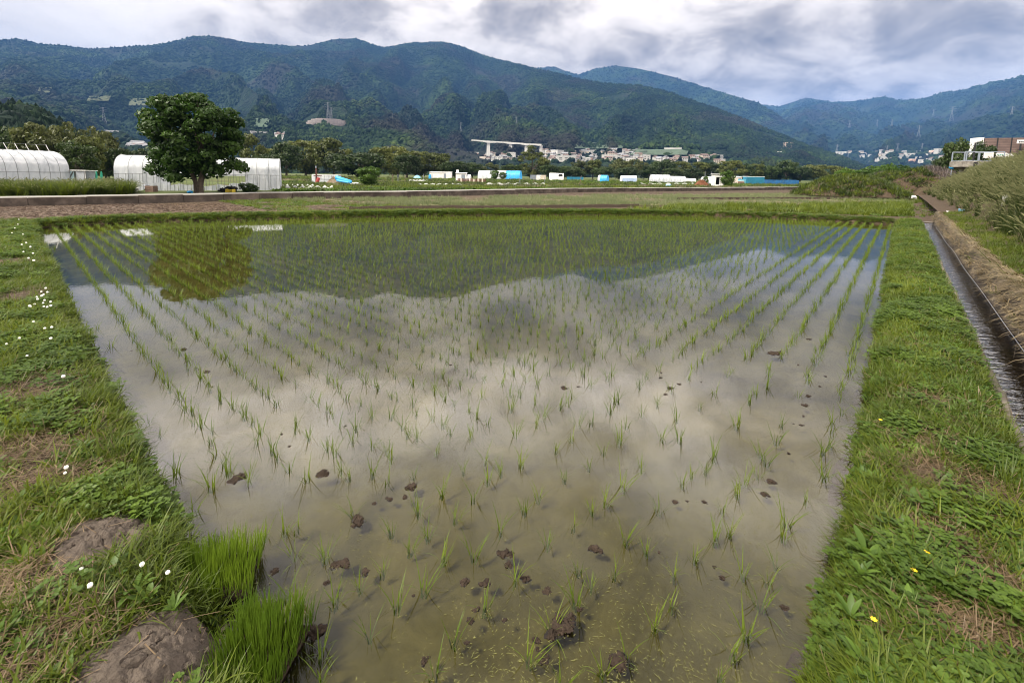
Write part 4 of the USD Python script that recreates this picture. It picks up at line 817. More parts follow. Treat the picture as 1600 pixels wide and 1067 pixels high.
# ------------------------------------------------------------------ trees
def leafcards(c, nrm, size, g, asp=0.6):
    n = len(c); a = g.normal(size=(n, 3)); t = np.cross(nrm + a * .5, g.normal(size=(n, 3))); t /= np.linalg.norm(t, axis=1, keepdims=True) + 1e-9
    b = np.cross(nrm + a * .4, t); b /= np.linalg.norm(b, axis=1, keepdims=True) + 1e-9
    s = (size * g.uniform(.6, 1.3, n))[:, None]; t = t * s; b = b * s * asp
    V = np.stack([c - t, c - b, c + t, c + b], 1).reshape(-1, 3); i = np.arange(n)[:, None] * 4
    return V, np.vstack([i + [0, 1, 2], i + [0, 2, 3]])

def crown(seed, rx, ry, z0, z1, nlobe, lobe, nleaf, leaf, droop=0.0, ragged=0.25, shape='round', extra=()):
    g = np.random.default_rng(seed); L = []
    zc, rz = (z0 + z1) / 2, (z1 - z0) / 2
    while len(L) < nlobe:
        u = g.normal(size=3); u /= np.linalg.norm(u); k = g.uniform(.35, 1) ** .5
        p = u * k; w = {'round': 1.0, 'tall': 1 - .25 * p[2], 'broad': 1 + .1 * p[2], 'cone': max(.12, .62 - .55 * p[2])}[shape]
        L.append((p[0] * rx * w, p[1] * ry * w, zc + p[2] * rz * (1 + g.uniform(-ragged, ragged) * .4), lobe * g.uniform(.6, 1.25)))
    L = np.array(L + list(extra)); wts = L[:, 3] ** 2; k = g.choice(len(L), nleaf, p=wts / wts.sum())
    u = g.normal(size=(nleaf, 3)); u[:, 2] += .35; u /= np.linalg.norm(u, axis=1, keepdims=True)
    r = L[k, 3] * g.uniform(.45, 1.08, nleaf) ** .6
    c = L[k, :3] + u * r[:, None] * [1, 1, .75]
    m = leafcards(c, u, leaf, g); return m, L

def limbs(seed, base_r, z0, L, n, trunk_top, lean=(0, 0)):
    g = np.random.default_rng(seed); out = [tube([(0, 0, -.2), (lean[0] * .3, lean[1] * .3, trunk_top * .4), (lean[0], lean[1], trunk_top)], [base_r * 1.35, base_r, base_r * .75], 8)]
    top = np.array([lean[0], lean[1], trunk_top])
    for i in g.choice(len(L), min(n, len(L)), replace=False):
        e = L[i, :3]; m = (top + e) / 2 + [0, 0, .12 * abs(e[2] - top[2])]
        s = top * g.uniform(.75, 1); out.append(tube([s, m, e], [base_r * .5, base_r * .3, base_r * .08], 5))
    return cat_(out)

def treecls(name, seed, mat, H, rx, ry, z0, nlobe, lobe, nleaf, leaf, shape, br):
    c = cls(name); m, L = crown(seed, rx, ry, z0, H, nlobe, lobe, nleaf, leaf, shape=shape)
    usdkit.mesh(stage, f'{c.GetPath()}/crown', m, mat); usdkit.mesh(stage, f'{c.GetPath()}/trunk', limbs(seed, br, 0, L, 9, z0 + (H - z0) * .25), BARK); return c

# the big walnut-like tree in front of the long plastic tunnel
G = 0.42
seeded(61)
tp = atd(309, 299, 29.0); tp[2] = G
wt = thing('round_tree', 'big dense round dark green tree in front of the long plastic tunnel', 'tree', tp)
ex = [(3.2, -.2, 1.65, .42), (2.8, .1, 1.8, .5), (2.3, .2, 1.9, .6), (2.5, -.4, 3.0, .6), (-2.7, .3, 3.0, .6), (-2.6, .1, 2.2, .6), (-.6, -.9, 1.0, .4), (1.7, -.6, 1.3, .42), (-2.6, -.2, 1.5, .6), (-1.9, .1, 1.15, .55), (-2.2, .6, 1.8, .7), (2.0, -.3, 1.6, .5), (-1.2, -.6, .95, .4), (-1.4, .4, 1.4, .6), (1.2, -.5, 1.75, .6), (0.2, -.7, 1.8, .6), (-.6, .3, 1.6, .6)]
cm, cl = crown(3, 2.75, 2.7, 1.35, 6.45, 150, .54, 25000, .125, ragged=.4, shape='round', extra=ex)
obj('crown', cm, TREEDK, wt)
tr = [tube([(-.05, 0, -.2), (-.12, .02, .7), (-.45, .05, 1.6), (-.9, .1, 2.6)], [.17, .13, .11, .06], 8), tube([(.12, 0, -.2), (.2, 0, .6), (.42, .02, 1.4), (.55, .05, 2.4), (.3, .1, 3.8)], [.24, .19, .16, .13, .05], 9)]
g = np.random.default_rng(4)
for i in g.choice(len(cl), 16, replace=False): tr.append(tube([(.45, .03, 1.5), (cl[i, :3] + [.45, 0, 1.5]) / 2 + [0, 0, .25], cl[i, :3]], [.1, .06, .015], 5))
obj('trunk', cat_(tr), BARK, wt)

TC = {'olive': [treecls('OliveTree0', 11, TREEOL, 10, 4.2, 4.2, 1.2, 46, 1.5, 3600, .34, 'round', .25), treecls('OliveTree1', 12, TREEOL, 9.5, 4.6, 4.2, .8, 50, 1.5, 3600, .34, 'broad', .25)],
      'green': [treecls('GreenTree0', 13, TREEGR, 10, 4.4, 4.2, 1.0, 46, 1.6, 3600, .34, 'round', .28), treecls('GreenTree1', 14, TREEGR, 8.5, 5.4, 4.6, .6, 54, 1.6, 4000, .34, 'broad', .28)],
      'pale': [treecls('BlossomTree0', 15, TREEBL, 9.5, 4.0, 4.0, 1.0, 46, 1.3, 3600, .32, 'round', .22), treecls('BlossomTree1', 16, TREEBL, 9, 4.6, 4.2, .8, 50, 1.3, 3600, .32, 'broad', .22)],
      'tall': [treecls('FeatheryTree', 17, TREEOL, 14, 4.6, 4.4, 1.0, 60, 1.3, 5200, .3, 'tall', .3)],
      'cone': [treecls('ConiferTree', 18, TREEGR, 12, 2.4, 2.4, .8, 40, .9, 2600, .3, 'cone', .22)],
      'bush': [treecls('RoundBush', 19, TREEDK, 3.2, 1.55, 1.5, .15, 40, .5, 3000, .13, 'round', .07)]}
ORD = ['', 'second ', 'third ', 'fourth ', 'fifth ', 'sixth ', 'seventh ', 'eighth ', 'ninth ', 'tenth ', 'eleventh ', 'twelfth ', 'thirteenth ', 'fourteenth ', 'fifteenth ', 'sixteenth ', 'seventeenth ', 'eighteenth ', 'nineteenth ', 'twentieth ']
COLR = {'olive': 'olive green', 'green': 'dark green', 'pale': 'pale blossoming', 'tall': 'feathery olive', 'cone': 'narrow dark', 'bush': 'dark'}
HREF = {'olive': 10, 'green': 9.6, 'pale': 9.6, 'tall': 14.3, 'cone': 12, 'bush': 3.2}; RREF = {'olive': 5.4, 'green': 5.8, 'pale': 5.2, 'tall': 5.2, 'cone': 2.6, 'bush': 1.8}
def plant_tree(kind, px, top, depth, lab, grp, wid=None, vi=0):
    p = atd(px, 280, depth); p[2] = G; q = atd(px, top, depth); H = (q[2] - G) / HREF[kind]
    w = (wid * depth / FOC / 2 / RREF[kind]) if wid else H
    copy(TC[kind][vi % len(TC[kind])], {'cone': 'conifer', 'bush': 'bush'}.get(kind, 'tree'), lab, 'bush' if kind == 'bush' else 'tree', p, U(0, 6.28), (w, w, H), grp)
BELT = [('olive', 398, 210, 150, 46), ('green', 448, 226, 150, 60), ('olive', 425, 232, 165, 50), ('olive', 478, 219, 170, 60), ('olive', 522, 217, 165, 66), ('green', 560, 233, 135, 90), ('olive', 592, 230, 180, 50), ('olive', 622, 229, 175, 54), ('olive', 652, 236, 180, 50), ('green', 636, 243, 150, 54), ('olive', 684, 240, 185, 54), ('green', 712, 249, 170, 50), ('green', 738, 256, 190, 44),
    ('pale', 768, 254, 230, 34), ('green', 798, 258, 200, 44), ('tall', 832, 227, 230, 50), ('green', 858, 259, 210, 40), ('green', 876, 257, 220, 44), ('pale', 906, 250, 250, 34), ('green', 895, 262, 230, 44), ('olive', 926, 250, 250, 32), ('green', 943, 258, 240, 36), ('pale', 966, 248, 270, 36), ('pale', 988, 249, 270, 34), ('green', 978, 259, 230, 40), ('pale', 1006, 252, 270, 26),
    ('green', 1034, 246, 250, 44), ('green', 1014, 260, 225, 40), ('olive', 1060, 252, 260, 40), ('green', 1050, 264, 225, 40), ('olive', 1090, 253, 260, 40), ('green', 1082, 264, 230, 36), ('green', 1112, 256, 260, 32), ('olive', 1142, 251, 240, 48), ('green', 1166, 258, 270, 30), ('olive', 1180, 256, 270, 30), ('cone', 1189, 251, 270, 12), ('green', 1206, 256, 270, 34), ('green', 1228, 253, 265, 44), ('green', 1250, 258, 265, 36), ('olive', 1272, 258, 270, 44), ('olive', 1298, 259, 275, 40), ('olive', 1326, 264, 280, 40)]
nl = sum(1 for b_ in BELT if b_[1] < 832)
srt = sorted(range(len(BELT)), key=lambda i: BELT[i][1]); tall_at = [k for k, i in enumerate(srt) if BELT[i][0] == 'tall'][0]
cone_at = [k for k, i in enumerate(srt) if BELT[i][0] == 'cone'][0]
for k, i in enumerate(srt):
    kd, x, tp_, dp, w = BELT[i]
    same = lambda lo, hi: sum(1 for j in srt[lo:hi] if BELT[j][0] == kd)
    if kd == 'tall': lab = 'tallest feathery olive tree of the belt rising before the far viaduct'
    elif kd == 'cone': lab = 'narrow pointed dark conifer in the tree belt above the blue container'
    elif k < tall_at: lab = f'{ORD[same(k + 1, tall_at)]}{COLR[kd]} tree left of the tall feathery tree'
    elif k < cone_at: lab = f'{ORD[same(tall_at, k)]}{COLR[kd]} tree right of the tall feathery tree'
    else: lab = f'{ORD[same(cone_at, k)]}{COLR[kd]} tree right of the narrow conifer'
    lab = lab[0].lower() + lab[1:]
    plant_tree(kd, x, tp_, dp, lab + ('' if kd in ('tall', 'cone') else ' in the belt'), 'trees of the belt behind the fields', w, k)
for i, (kd, x, tp_, dp, w, lab) in enumerate([('pale', 62, 192, 62, 70, 'pale olive tree rising behind the left plastic tunnel'), ('pale', 104, 190, 66, 64, 'pale flowering tree right of the one behind the left tunnel'), ('olive', 140, 214, 60, 56, 'olive tree between the two plastic tunnels, left one'), ('pale', 166, 199, 72, 56, 'pale tree between the two plastic tunnels, right one'),
    ('green', 120, 226, 52, 70, 'dark green bushy tree low between the two plastic tunnels'), ('green', 185, 226, 70, 46, 'dark tree behind the left end of the long tunnel'), ('green', 20, 205, 75, 60, 'dark tree behind the left plastic tunnel at the picture edge'), ('green', 420, 236, 95, 50, 'dark tree behind the right end of the long tunnel'), ('green', 225, 236, 80, 50, 'dark tree behind the long tunnel left of the round tree')]):
    plant_tree(kd, x, tp_, dp, lab, 'trees behind the plastic tunnels', w, i)
for i, (x, tp_, dp, w, lab) in enumerate([(576, 260, 50, 42, 'round dark bush standing alone beside the farm road'), (773, 266, 160, 18, 'small dark bush in front of the blue and white tunnel'), (786, 269, 158, 14, 'smaller dark bush right of the bush before the blue tunnel'), (1137, 266, 80, 24, 'dark bush right of the white garden shed'), (1388, 255, 60, 20, 'bush on the mound above the path'), (1103, 275, 98, 9, 'small dark bush before the white tunnel by the pole'), (1318, 262, 52, 26, 'light green bush on the grass mound at right'), (1350, 262, 75, 40, 'dark bush left of the far path'), (1375, 258, 80, 46, 'widest dark bush behind the grass mound'), (1410, 258, 90, 36, 'dark bush between the path and the sluice')]):
    plant_tree('bush', x, tp_, dp, lab, None, w, i)
plant_tree('green', 1490, 223, 58, 'dark tree behind the sluice railing on the embankment', None, 50, 0)
plant_tree('green', 1472, 240, 62, 'lower dark tree left of the sluice', None, 40, 1)
plant_tree('green', 1530, 228, 66, 'dark tree behind the sluice post and sign', None, 46, 0)

# ------------------------------------------------------------------ fields beyond the road: rows of vegetables, grass, straw
seeded(71)
def fieldtuft(n, h, sp): return tuft(n, sp, h * .5, h, .03, .06, (.1, .9), (.1, .9), 3)
FT = [(fieldtuft(26, .35, .35), GRASS), (fieldtuft(26, .45, .35), TALLGR), (tuft(20, .3, .12, .25, .08, .14, (.3, 1.1), (.2, .8), 3, 'leaf', fold=.1), WEED), (straw_bunch(26, .45, .2, .5, .03, .14), STRAW), (tuft(20, .3, .12, .28, .09, .15, (.3, 1.1), (.2, .8), 3, 'leaf', fold=.1), TREEDK)]
n = 15000; x = U(425, 1420, n); yh = 263 + .0145 * (x - 28); y = yh + 6.0 + (U(0, 1, n) ** 1.1) * 24
P = np.array([at(a, b, G) for a, b in zip(x, y)]); d = P[:, 1]
ok = contains_xy(back.buffer(-2.6), P[:, 0], P[:, 1]) & (d < 240); P, d = P[ok], d[ok]; n = len(P)
rowc = P[:, 0] * .62 - P[:, 1] * .05; band = fbm2(P[:, 0] * .25 + 40, P[:, 1], .10, 3, 4); b2 = fbm2(P[:, 0], P[:, 1] * .6, .06, 3, 6)
idx = np.where(band < .42, 4, np.where(band < .47, 2, np.where(band < .52, 0, np.where(band < .56, 1, 3)))); idx = np.where(U(0, 1, n) < .22, rng.integers(0, 3, n), idx); idx = np.where((idx == 3) & (b2 < .40), 0, idx)
P[:, 2] -= .02
scatter('field_growth', FT, P, idx, U(0, 6.28, n), U(.7, 1.3, n) * np.clip(.75 + d / 160, .8, 1.8), label='patchwork of vegetables, grass and straw beyond the farm road', cat='field growth', kind='stuff')
PALEF = plain('row_cover_film', (.40, .41, .38), .6, .3, 1.5)
for (x0, x1, y, w, lab) in [(442, 492, 293.2, .5, 'white film strip between vegetable rows right of the long tunnel'), (446, 520, 296.0, .35, 'lower white film strip nearest the farm road'), (636, 668, 283.6, .6, 'pale strip of film before the low white shed'), (655, 720, 290.5, .45, 'pale row cover beside the farm road'), (760, 850, 289.2, .4, 'thin pale row cover right of the plank fence'), (1000, 1085, 288.6, .5, 'pale strip before the far tunnel pair')]:
    q0, q1 = at(x0, y - (1140 - 800) * 0, G), at(x1, y - .2, G); dv2 = q1 - q0; L2 = float(np.linalg.norm(dv2)); t = np.linspace(0, 1, 30)
    nn2 = np.array([-dv2[1], dv2[0]]) / L2; P = np.array([[[q0[0] + dv2[0] * a + nn2[0] * w * c2, q0[1] + dv2[1] * a + nn2[1] * w * c2, G + h2 * (1 + .4 * math.sin(a * 40 + x0))] for c2, h2 in ((-1, .0), (-.6, .16), (0, .24), (.6, .16), (1, .0))] for a in t])
    obj('row_cover', grid(P), PALEF, label=lab, cat='row cover', smooth=True)
# tall grass in front of the left tunnel, and along the far side of the road
n = 3000; x = U(-70, 205, n); d = U(23.2, 26.6, n) + np.clip(x - 100, 0, 100) * .03
P = np.array([atd(a, 290, b) for a, b in zip(x, d)]); P[:, 2] = G - .03; ok = contains_xy(back.buffer(-2.3), P[:, 0], P[:, 1]); P = P[ok]; n = len(P)
scatter('tall_grass', [(m, GRASS if k % 2 else TALLGR) for k, (m, _) in enumerate(TALL[:4])] + [TALL[4]], P, np.where(U(0, 1, n) < .08, 4, rng.integers(0, 4, n)), U(0, 6.28, n), U(.9, 1.6, n), label='tall green grass before the left plastic tunnel', cat='grass', kind='stuff')
# crop in front of the road, stubble on the tilled field, grass wedges
seeded(73)
CROP = [(tuft(16, .10, .12, .28, .012, .02, (.02, .4), (.05, .5), 3), ONION) for _ in range(3)] + [(straw_bunch(14, .16, .08, .3, .016, .05), STRAW)]
def fill(poly, n):
    x0, y0, x1, y1 = poly.bounds; P = np.c_[U(x0, x1, n), U(y0, y1, n)]; return P[contains_xy(poly, P[:, 0], P[:, 1])]
q = fill(crop, 60000); dd = np.hypot(q[:, 0], q[:, 1]); q = q[U(0, 1, len(q)) < np.clip(26 / dd, 0, 1) ** 2]; n = len(q); nn = fbm2(q[:, 0], q[:, 1], .35, 3, 3)
scatter('crop_plants', CROP, np.c_[q, np.full(n, .10)], np.where(nn + rng.normal(0, .05, n) > .60, 3, rng.integers(0, 3, n)), U(0, 6.28, n), U(.7, 1.25, n), label='grey green rows of a grassy crop before the farm road', cat='crop', kind='stuff')
q = fill(tilled, 9000); n = len(q)
STUB = [(straw_bunch(9, .16, .05, .22, .012, .03), STRAW), (clod(3, .05), TILLED), (clod(9, .07), TILLED)]
scatter('stubble', STUB, np.c_[q, np.full(n, .10)], rng.choice([0, 1, 2], n, p=[.40, .35, .25]), U(0, 6.28, n), U(.5, 1.3, n), label='straw stubble and lumps of earth on the tilled field', cat='stubble', kind='stuff')
wedge = pxpoly([(330, 312), (430, 309), (560, 318), (720, 327), (900, 328), (1060, 326), (1060, 334), (400, 337), (430, 330)], .1).intersection(inside)
wedge2 = pxpoly([(1040, 322), (1200, 320), (1425, 318), (1425, 339), (1200, 332), (1040, 331)], .1).intersection(inside)
wedge3 = pxpoly([(1300, 319), (1424, 318), (1436, 340), (1462, 340), (1446, 292), (1300, 300)], .1).intersection(inside); q = np.vstack([fill(wedge, 7000), fill(wedge2, 11000), fill(wedge3, 9000)]); n = len(q); nn = fbm2(q[:, 0], q[:, 1], .8, 3, 9)
idx = np.where(q[:, 0] > 6, rng.choice([0, 1, 2, 3], n, p=[.3, .3, .3, .1]), rng.choice([0, 2, 3], n, p=[.5, .35, .15])); idx = np.where(nn > .62, 3, idx)
WG = [(tuft(24, .14, .08, .2, .012, .02, (.1, .8), (.2, .9), 3), GRASS), (tuft(14, .12, .2, .42, .02, .035, (.1, .7), (.2, .9), 4), GRASS), (tuft(14, .14, .06, .14, .03, .05, (.3, 1.1), (.2, .8), 3, 'leaf'), WEED), (straw_bunch(14, .18, .08, .3, .014, .06), STRAW)]
scatter('bank_grass', WG, np.c_[q, np.full(n, .08)], idx, U(0, 6.28, n), U(.7, 1.25, n), label='bright grass strips between the far bank and the crop field', cat='ground cover', kind='stuff')
# grass mounds at the far end of the embankment
MOUNDS = []
def mound(name, px0, px1, ytop, depth, ry, lab, seed):
    p0, p1 = atd(px0, 285, depth), atd(px1, 285, depth); top = atd((px0 + px1) / 2, ytop, depth)[2]; c = (p0 + p1) / 2; rx = abs(p1[0] - p0[0]) / 2
    th, rr = np.meshgrid(np.linspace(0, 2 * np.pi, 60), np.linspace(0, 1, 24), indexing='ij'); X, Y = c[0] + np.cos(th) * rr * rx, c[1] + np.sin(th) * rr * ry
    Z = .3 + (top - .3) * np.clip(1 - rr ** 2, 0, 1) + (fbm2(X, Y, .25, 3, seed) - .5) * .7 * (1 - rr)
    obj(name, grid(np.stack([X, Y, Z], -1)), SOIL, label=lab, cat='mound', kind='structure', smooth=True)
    MOUNDS.append(lambda x, y: .3 + (top - .3) * np.clip(1 - ((x - c[0]) / rx) ** 2 - ((y - c[1]) / ry) ** 2, 0, 1))
    n = int(rx * ry * 3.14 * 9); t, r = U(0, 6.28, n), np.sqrt(U(0, 1, n)); x, y = c[0] + np.cos(t) * r * rx, c[1] + np.sin(t) * r * ry
    z = .3 + (top - .3) * np.clip(1 - r ** 2, 0, 1) + (fbm2(x, y, .25, 3, seed) - .5) * .7 * (1 - r); return np.stack([x, y, z - .03], 1)
mp_ = np.vstack([mound('grass_mound', 1255, 1400, 276, 46, 5, 'low green grass mound right of the farm road end', 3), mound('grass_mound', 1340, 1460, 270, 58, 6, 'higher grass mound with brown grass left of the sluice', 5), mound('grass_mound', 1395, 1490, 264, 52, 6, 'grass mound joining the embankment below the sluice', 8)])
n = len(mp_); nn = fbm2(mp_[:, 0], mp_[:, 1], .16, 3, 4); nn = np.where(mp_[:, 0] > 44, nn, 0)
BRUSH = [(tuft(20, .3, .25, .6, .02, .035, (.1, .8), (.1, .7), 3), plain('brown_brush', (0.11, 0.09, 0.085), 0.9, .35, 1.0))]
scatter('mound_grass', FT[:2] + BRUSH, mp_, np.where(nn > .58, 2, rng.integers(0, 2, n)), U(0, 6.28, n), U(.8, 1.5, n), label='grass and brown brush covering the mounds at right', cat='grass', kind='stuff')
# ------------------------------------------------------------------ plastic tunnels near the road
def arch(W, H, leg, n=13, squash=.8):
    th = np.linspace(0, np.pi, n); y = -W / 2 * np.cos(th); z = leg + (H - leg) * np.sin(th) ** squash
    return np.vstack([[-W / 2, 0], np.c_[y, z], [W / 2, 0]])
def tunnel_frame(t, ax, L, W, H, leg, nh, rad, mat):
    """Hoops and purlins; local x along the tunnel."""
    pr = arch(W, H, leg)
    for k in range(nh):
        x = -L / 2 + L * k / (nh - 1); P = np.c_[np.full(len(pr), x), pr]; P[:, 1:] *= 1.004
        obj('hoop', tube(P, rad * .7, 5), mat, t, smooth=True)
    for y, z in ((-W / 2 - .01, leg), (W / 2 + .01, leg), (0, H + .01)): obj('purlin', tube([(-L / 2, y, z), (0, y, z - .015), (L / 2, y, z)], rad * .8, 5), mat, t)
def film_panels(t, L, W, H, leg, nh, mat, lo=None, seed=0, both=False):
    """One sheet of film per bay; lo(k, side) = height at which the film of the bay stops on the near side."""
    pr = arch(W, H, leg, 15)
    for k in range(nh - 1):
        x0, x1 = -L / 2 + L * k / (nh - 1), -L / 2 + L * (k + 1) / (nh - 1); p = pr.copy()
        if lo is not None:
            p = p[1:]; p[0] = [-W / 2, lo(k)]
            if both and lo(k) > 1: p = p[:-1]; p[-1] = [W / 2, lo(k)]
        X = np.linspace(x0, x1, 5); sag = np.sin(np.linspace(0, np.pi, 5)) * .02
        P = np.array([[[x, y * (1 - s / W * 2), z - s] for y, z in p] for x, s in zip(X, sag)]); P += (meshkit.noise(P * 2.3 + seed, seed)[..., None] - .5) * .035
        obj('film_panel', grid(P), mat, t, smooth=40)
def end_wall(t, x, W, H, leg, mat, door=None):
    pr = arch(W, H, leg, 15); poly = Polygon([tuple(q) for q in pr])
    if door: poly = poly.difference(Polygon([(door[0], -.1), (door[1], -.1), (door[1], door[2]), (door[0], door[2])]))
    v, f = trimesh.creation.triangulate_polygon(poly, engine='earcut'); obj('end_wall', (np.c_[np.full(len(v), x), v], f), mat, t)
DARKSTEEL = plain('dark_steel', (.10, .105, .11), .5, .2, 4)
# left tunnel (runs out of the picture on the left)
p0, p1 = atd(112, 300, 28.6), atd(-40, 300, 24.4); p0[2] = p1[2] = G; ax = math.atan2(p1[1] - p0[1], p1[0] - p0[0]) + math.pi
L = 7.0; dirv = np.array([math.cos(ax), math.sin(ax), 0]); perp = np.array([-dirv[1], dirv[0], 0]); W = 3.6; c = p0 - dirv * L / 2 + perp * W / 2
gh = thing('plastic_tunnel', 'white film tunnel at the left edge with rods sticking up along its ridge', 'greenhouse', c, ax)
film_panels(gh, L, W, 2.62, 1.25, 15, FILM, lambda k: .72 + .12 * math.sin(k * 1.1), 3)
film_panels_low = [(-L / 2 + L * k / 14, -L / 2 + L * (k + 1) / 14) for k in range(14)]
for k, (x0, x1) in enumerate(film_panels_low):
    P = np.array([[[x, -W / 2 - .02 + .03 * math.sin(x * 7 + z * 3), z] for z in (0, .25, .5 + .1 * math.sin(x * 3), .66 + .08 * math.sin(x * 2.2))] for x in np.linspace(x0 + .02, x1 - .02, 4)]); obj('side_curtain', grid(P), FILM, gh)
tunnel_frame(gh, ax, L, W, 2.62, 1.25, 15, .014, DARKSTEEL); end_wall(gh, L / 2, W, 2.62, 1.25, FILM); end_wall(gh, -L / 2, W, 2.62, 1.25, FILM)
for k in range(15):
    x = -L / 2 + L * k / 14; obj('ridge_rod', tube([(x, 0, 2.6), (x - .16, -.02, 3.02)], .018, 5), WHITE, gh)
obj('ridge_rail', tube([(-L / 2 - .16, -.02, 3.02), (L / 2 - .16, -.02, 3.0)], .012, 5), DARKSTEEL, gh)
# little film shed at its right end
p = atd(128, 300, 29.2); p[2] = G; sh = thing('film_shed', 'small film covered lean-to at the right end of the left tunnel', 'shed', p, .25)
for x in (-.55, 0, .55):
    for y in (-.5, .5): obj('post', tube([(x, y, 0), (x, y, 1.35)], .03, 5), WHITE if x else DARKSTEEL, sh)
obj('roof', bevbox(1.35, 1.2, .05, (0, 0, 1.35), 0, .012), WHITE, sh); obj('side_sheet', bevbox(.5, .015, .95, (-.28, -.53, .38), 0, .004), plain('aqua_film', (.45, .62, .66), .4, .15, 2), sh); obj('side_sheet', bevbox(.42, .015, 1.2, (.3, -.54, .1), 0, .004), FILM, sh)
obj('brace', tube([(-.55, -.56, .3), (-.05, -.56, 1.3)], .035, 5), DARKSTEEL, sh); obj('back_sheet', bevbox(1.1, .015, 1.2, (0, .54, .1), 0, .004), FILM, sh)
for i, x in enumerate((152, 160)):
    p = atd(x, 300, 29.5); p[2] = G; t = thing('garden_stake', ['green stake with wrapped net left of the long tunnel', 'green stake nearest the long tunnel on its left'][i], 'stake', p); obj('pole', tube([(0, 0, 0), (.04, 0, 1.35)], .02, 5), DARKSTEEL, t); obj('wrap', tube([(.02, 0, .7), (.035, 0, 1.0), (.05, 0, 1.35)], [.05, .065, .03], 6), plain(f'green_net_{i}', (.03, .30, .20), .6, .2, 3), t)
# long tunnel behind the tree
p0, p1 = atd(180, 300, 30.4), atd(438, 298, 34.9); p0[2] = p1[2] = G; dv = p1 - p0; L = float(np.linalg.norm(dv)); ax = math.atan2(dv[1], dv[0]); W = 3.8; c = (p0 + p1) / 2 + np.array([-math.sin(ax), math.cos(ax), 0]) * W / 2
gh = thing('plastic_tunnel', 'long white film tunnel with torn open side behind the round tree', 'greenhouse', c, ax)
lo = lambda k: 1.12 if 2 < k < 10 else (.02 if k < 2 or k > 10 else .55)
film_panels(gh, L, W, 2.55, 1.2, 14, FILM, lambda k: lo(k), 7, True)
tunnel_frame(gh, ax, L, W, 2.55, 1.2, 14, .016, DARKSTEEL)
end_wall(gh, L / 2, W, 2.55, 1.2, FILM, (-.5, .4, 1.75)); end_wall(gh, -L / 2, W, 2.55, 1.2, FILM, (-.2, .8, 1.8))
cur = [.5, .42, .48, .4, .38, .45, .5, .75]
for k in range(8):
    x0 = -L / 2 + L * (k + 2.6) / 13; x1 = x0 + L / 13 * .96
    P = np.array([[[x, -W / 2 - .03 + .03 * math.sin(9 * x), z * cur[k] * (1 + .15 * math.sin(4 * x + k))] for z in (0, .35, .7, 1)] for x in np.linspace(x0, x1, 5)]); obj('side_curtain', grid(P), FILM, gh)
for k in range(26):
    x = -L / 2 + .25 + k * (L - .5) / 25; obj('side_stake', tube([(x, -W / 2 - .05, 0), (x, -W / 2 - .03, 1.22)], .010, 4), DARKSTEEL, gh)
# clutter at its foot
seeded(83)
def small(name, px, depth, lab, cat, build, z=G, rz=0.):
    p = atd(px, 300, depth); p[2] = z; t = thing(name, lab, cat, p, rz); build(t); return t
def crate(t, s=(.5, .35, .3), mat=WOOD):
    for k in range(3): obj('slat', bevbox(s[0], .02, s[2] / 3 - .02, (0, -s[1] / 2, k * s[2] / 3), 0, .004), mat, t); obj('slat', bevbox(s[0], .02, s[2] / 3 - .02, (0, s[1] / 2, k * s[2] / 3), 0, .004), mat, t)
    for x in (-1, 1): obj('end_board', bevbox(.02, s[1] - .03, s[2], (x * (s[0] / 2 - .012), 0, 0), 0, .004), mat, t)
    obj('base', bevbox(s[0] - .06, s[1] - .04, .02, (0, 0, .01), 0, .004), mat, t)
small('crate', 237, 29.6, 'old wooden crate at the foot of the long tunnel left of the tree', 'crate', lambda t: crate(t, (.55, .4, .42)))
small('crate', 360, 30.6, 'yellow crate at the foot of the long tunnel right of the tree', 'crate', lambda t: crate(t, (.5, .35, .22), plain('yellow_plastic', (.55, .42, .05), .5, .1, 3)))
def sackb(mat, s=1.0, sd=1):
    def f(t):
        v, fc_ = clod(sd, .3 * s, .8, 1.3); obj('sack', (v + [0, 0, .16 * s], fc_), mat, t, smooth=True); obj('tie', tube([(0, 0, .3 * s), (.03, 0, .42 * s)], [.05 * s, .02 * s], 6), mat, t)
    return f
small('sack', 362, 31.2, 'black sack behind the yellow crate by the tunnel', 'sack', sackb(DARK, 1.1, 2)); small('sack', 348, 30.9, 'dark sack left of the yellow crate', 'sack', sackb(DARK, .8, 3)); small('sack', 297, 28.6, 'blue bag on the ground left of the tree trunk', 'bag', sackb(BLUE, .5, 4)); small('sack', 210, 29.8, 'white bag by the left end of the long tunnel', 'bag', sackb(LITWHITE, .8, 5))
plant_tree('bush', 384, 286, 31.2, 'low bush at the foot of the right end of the long tunnel', None, 26)
plant_tree('bush', 395, 289, 31.4, 'smaller low bush right of the bush at the long tunnel', None, 18)

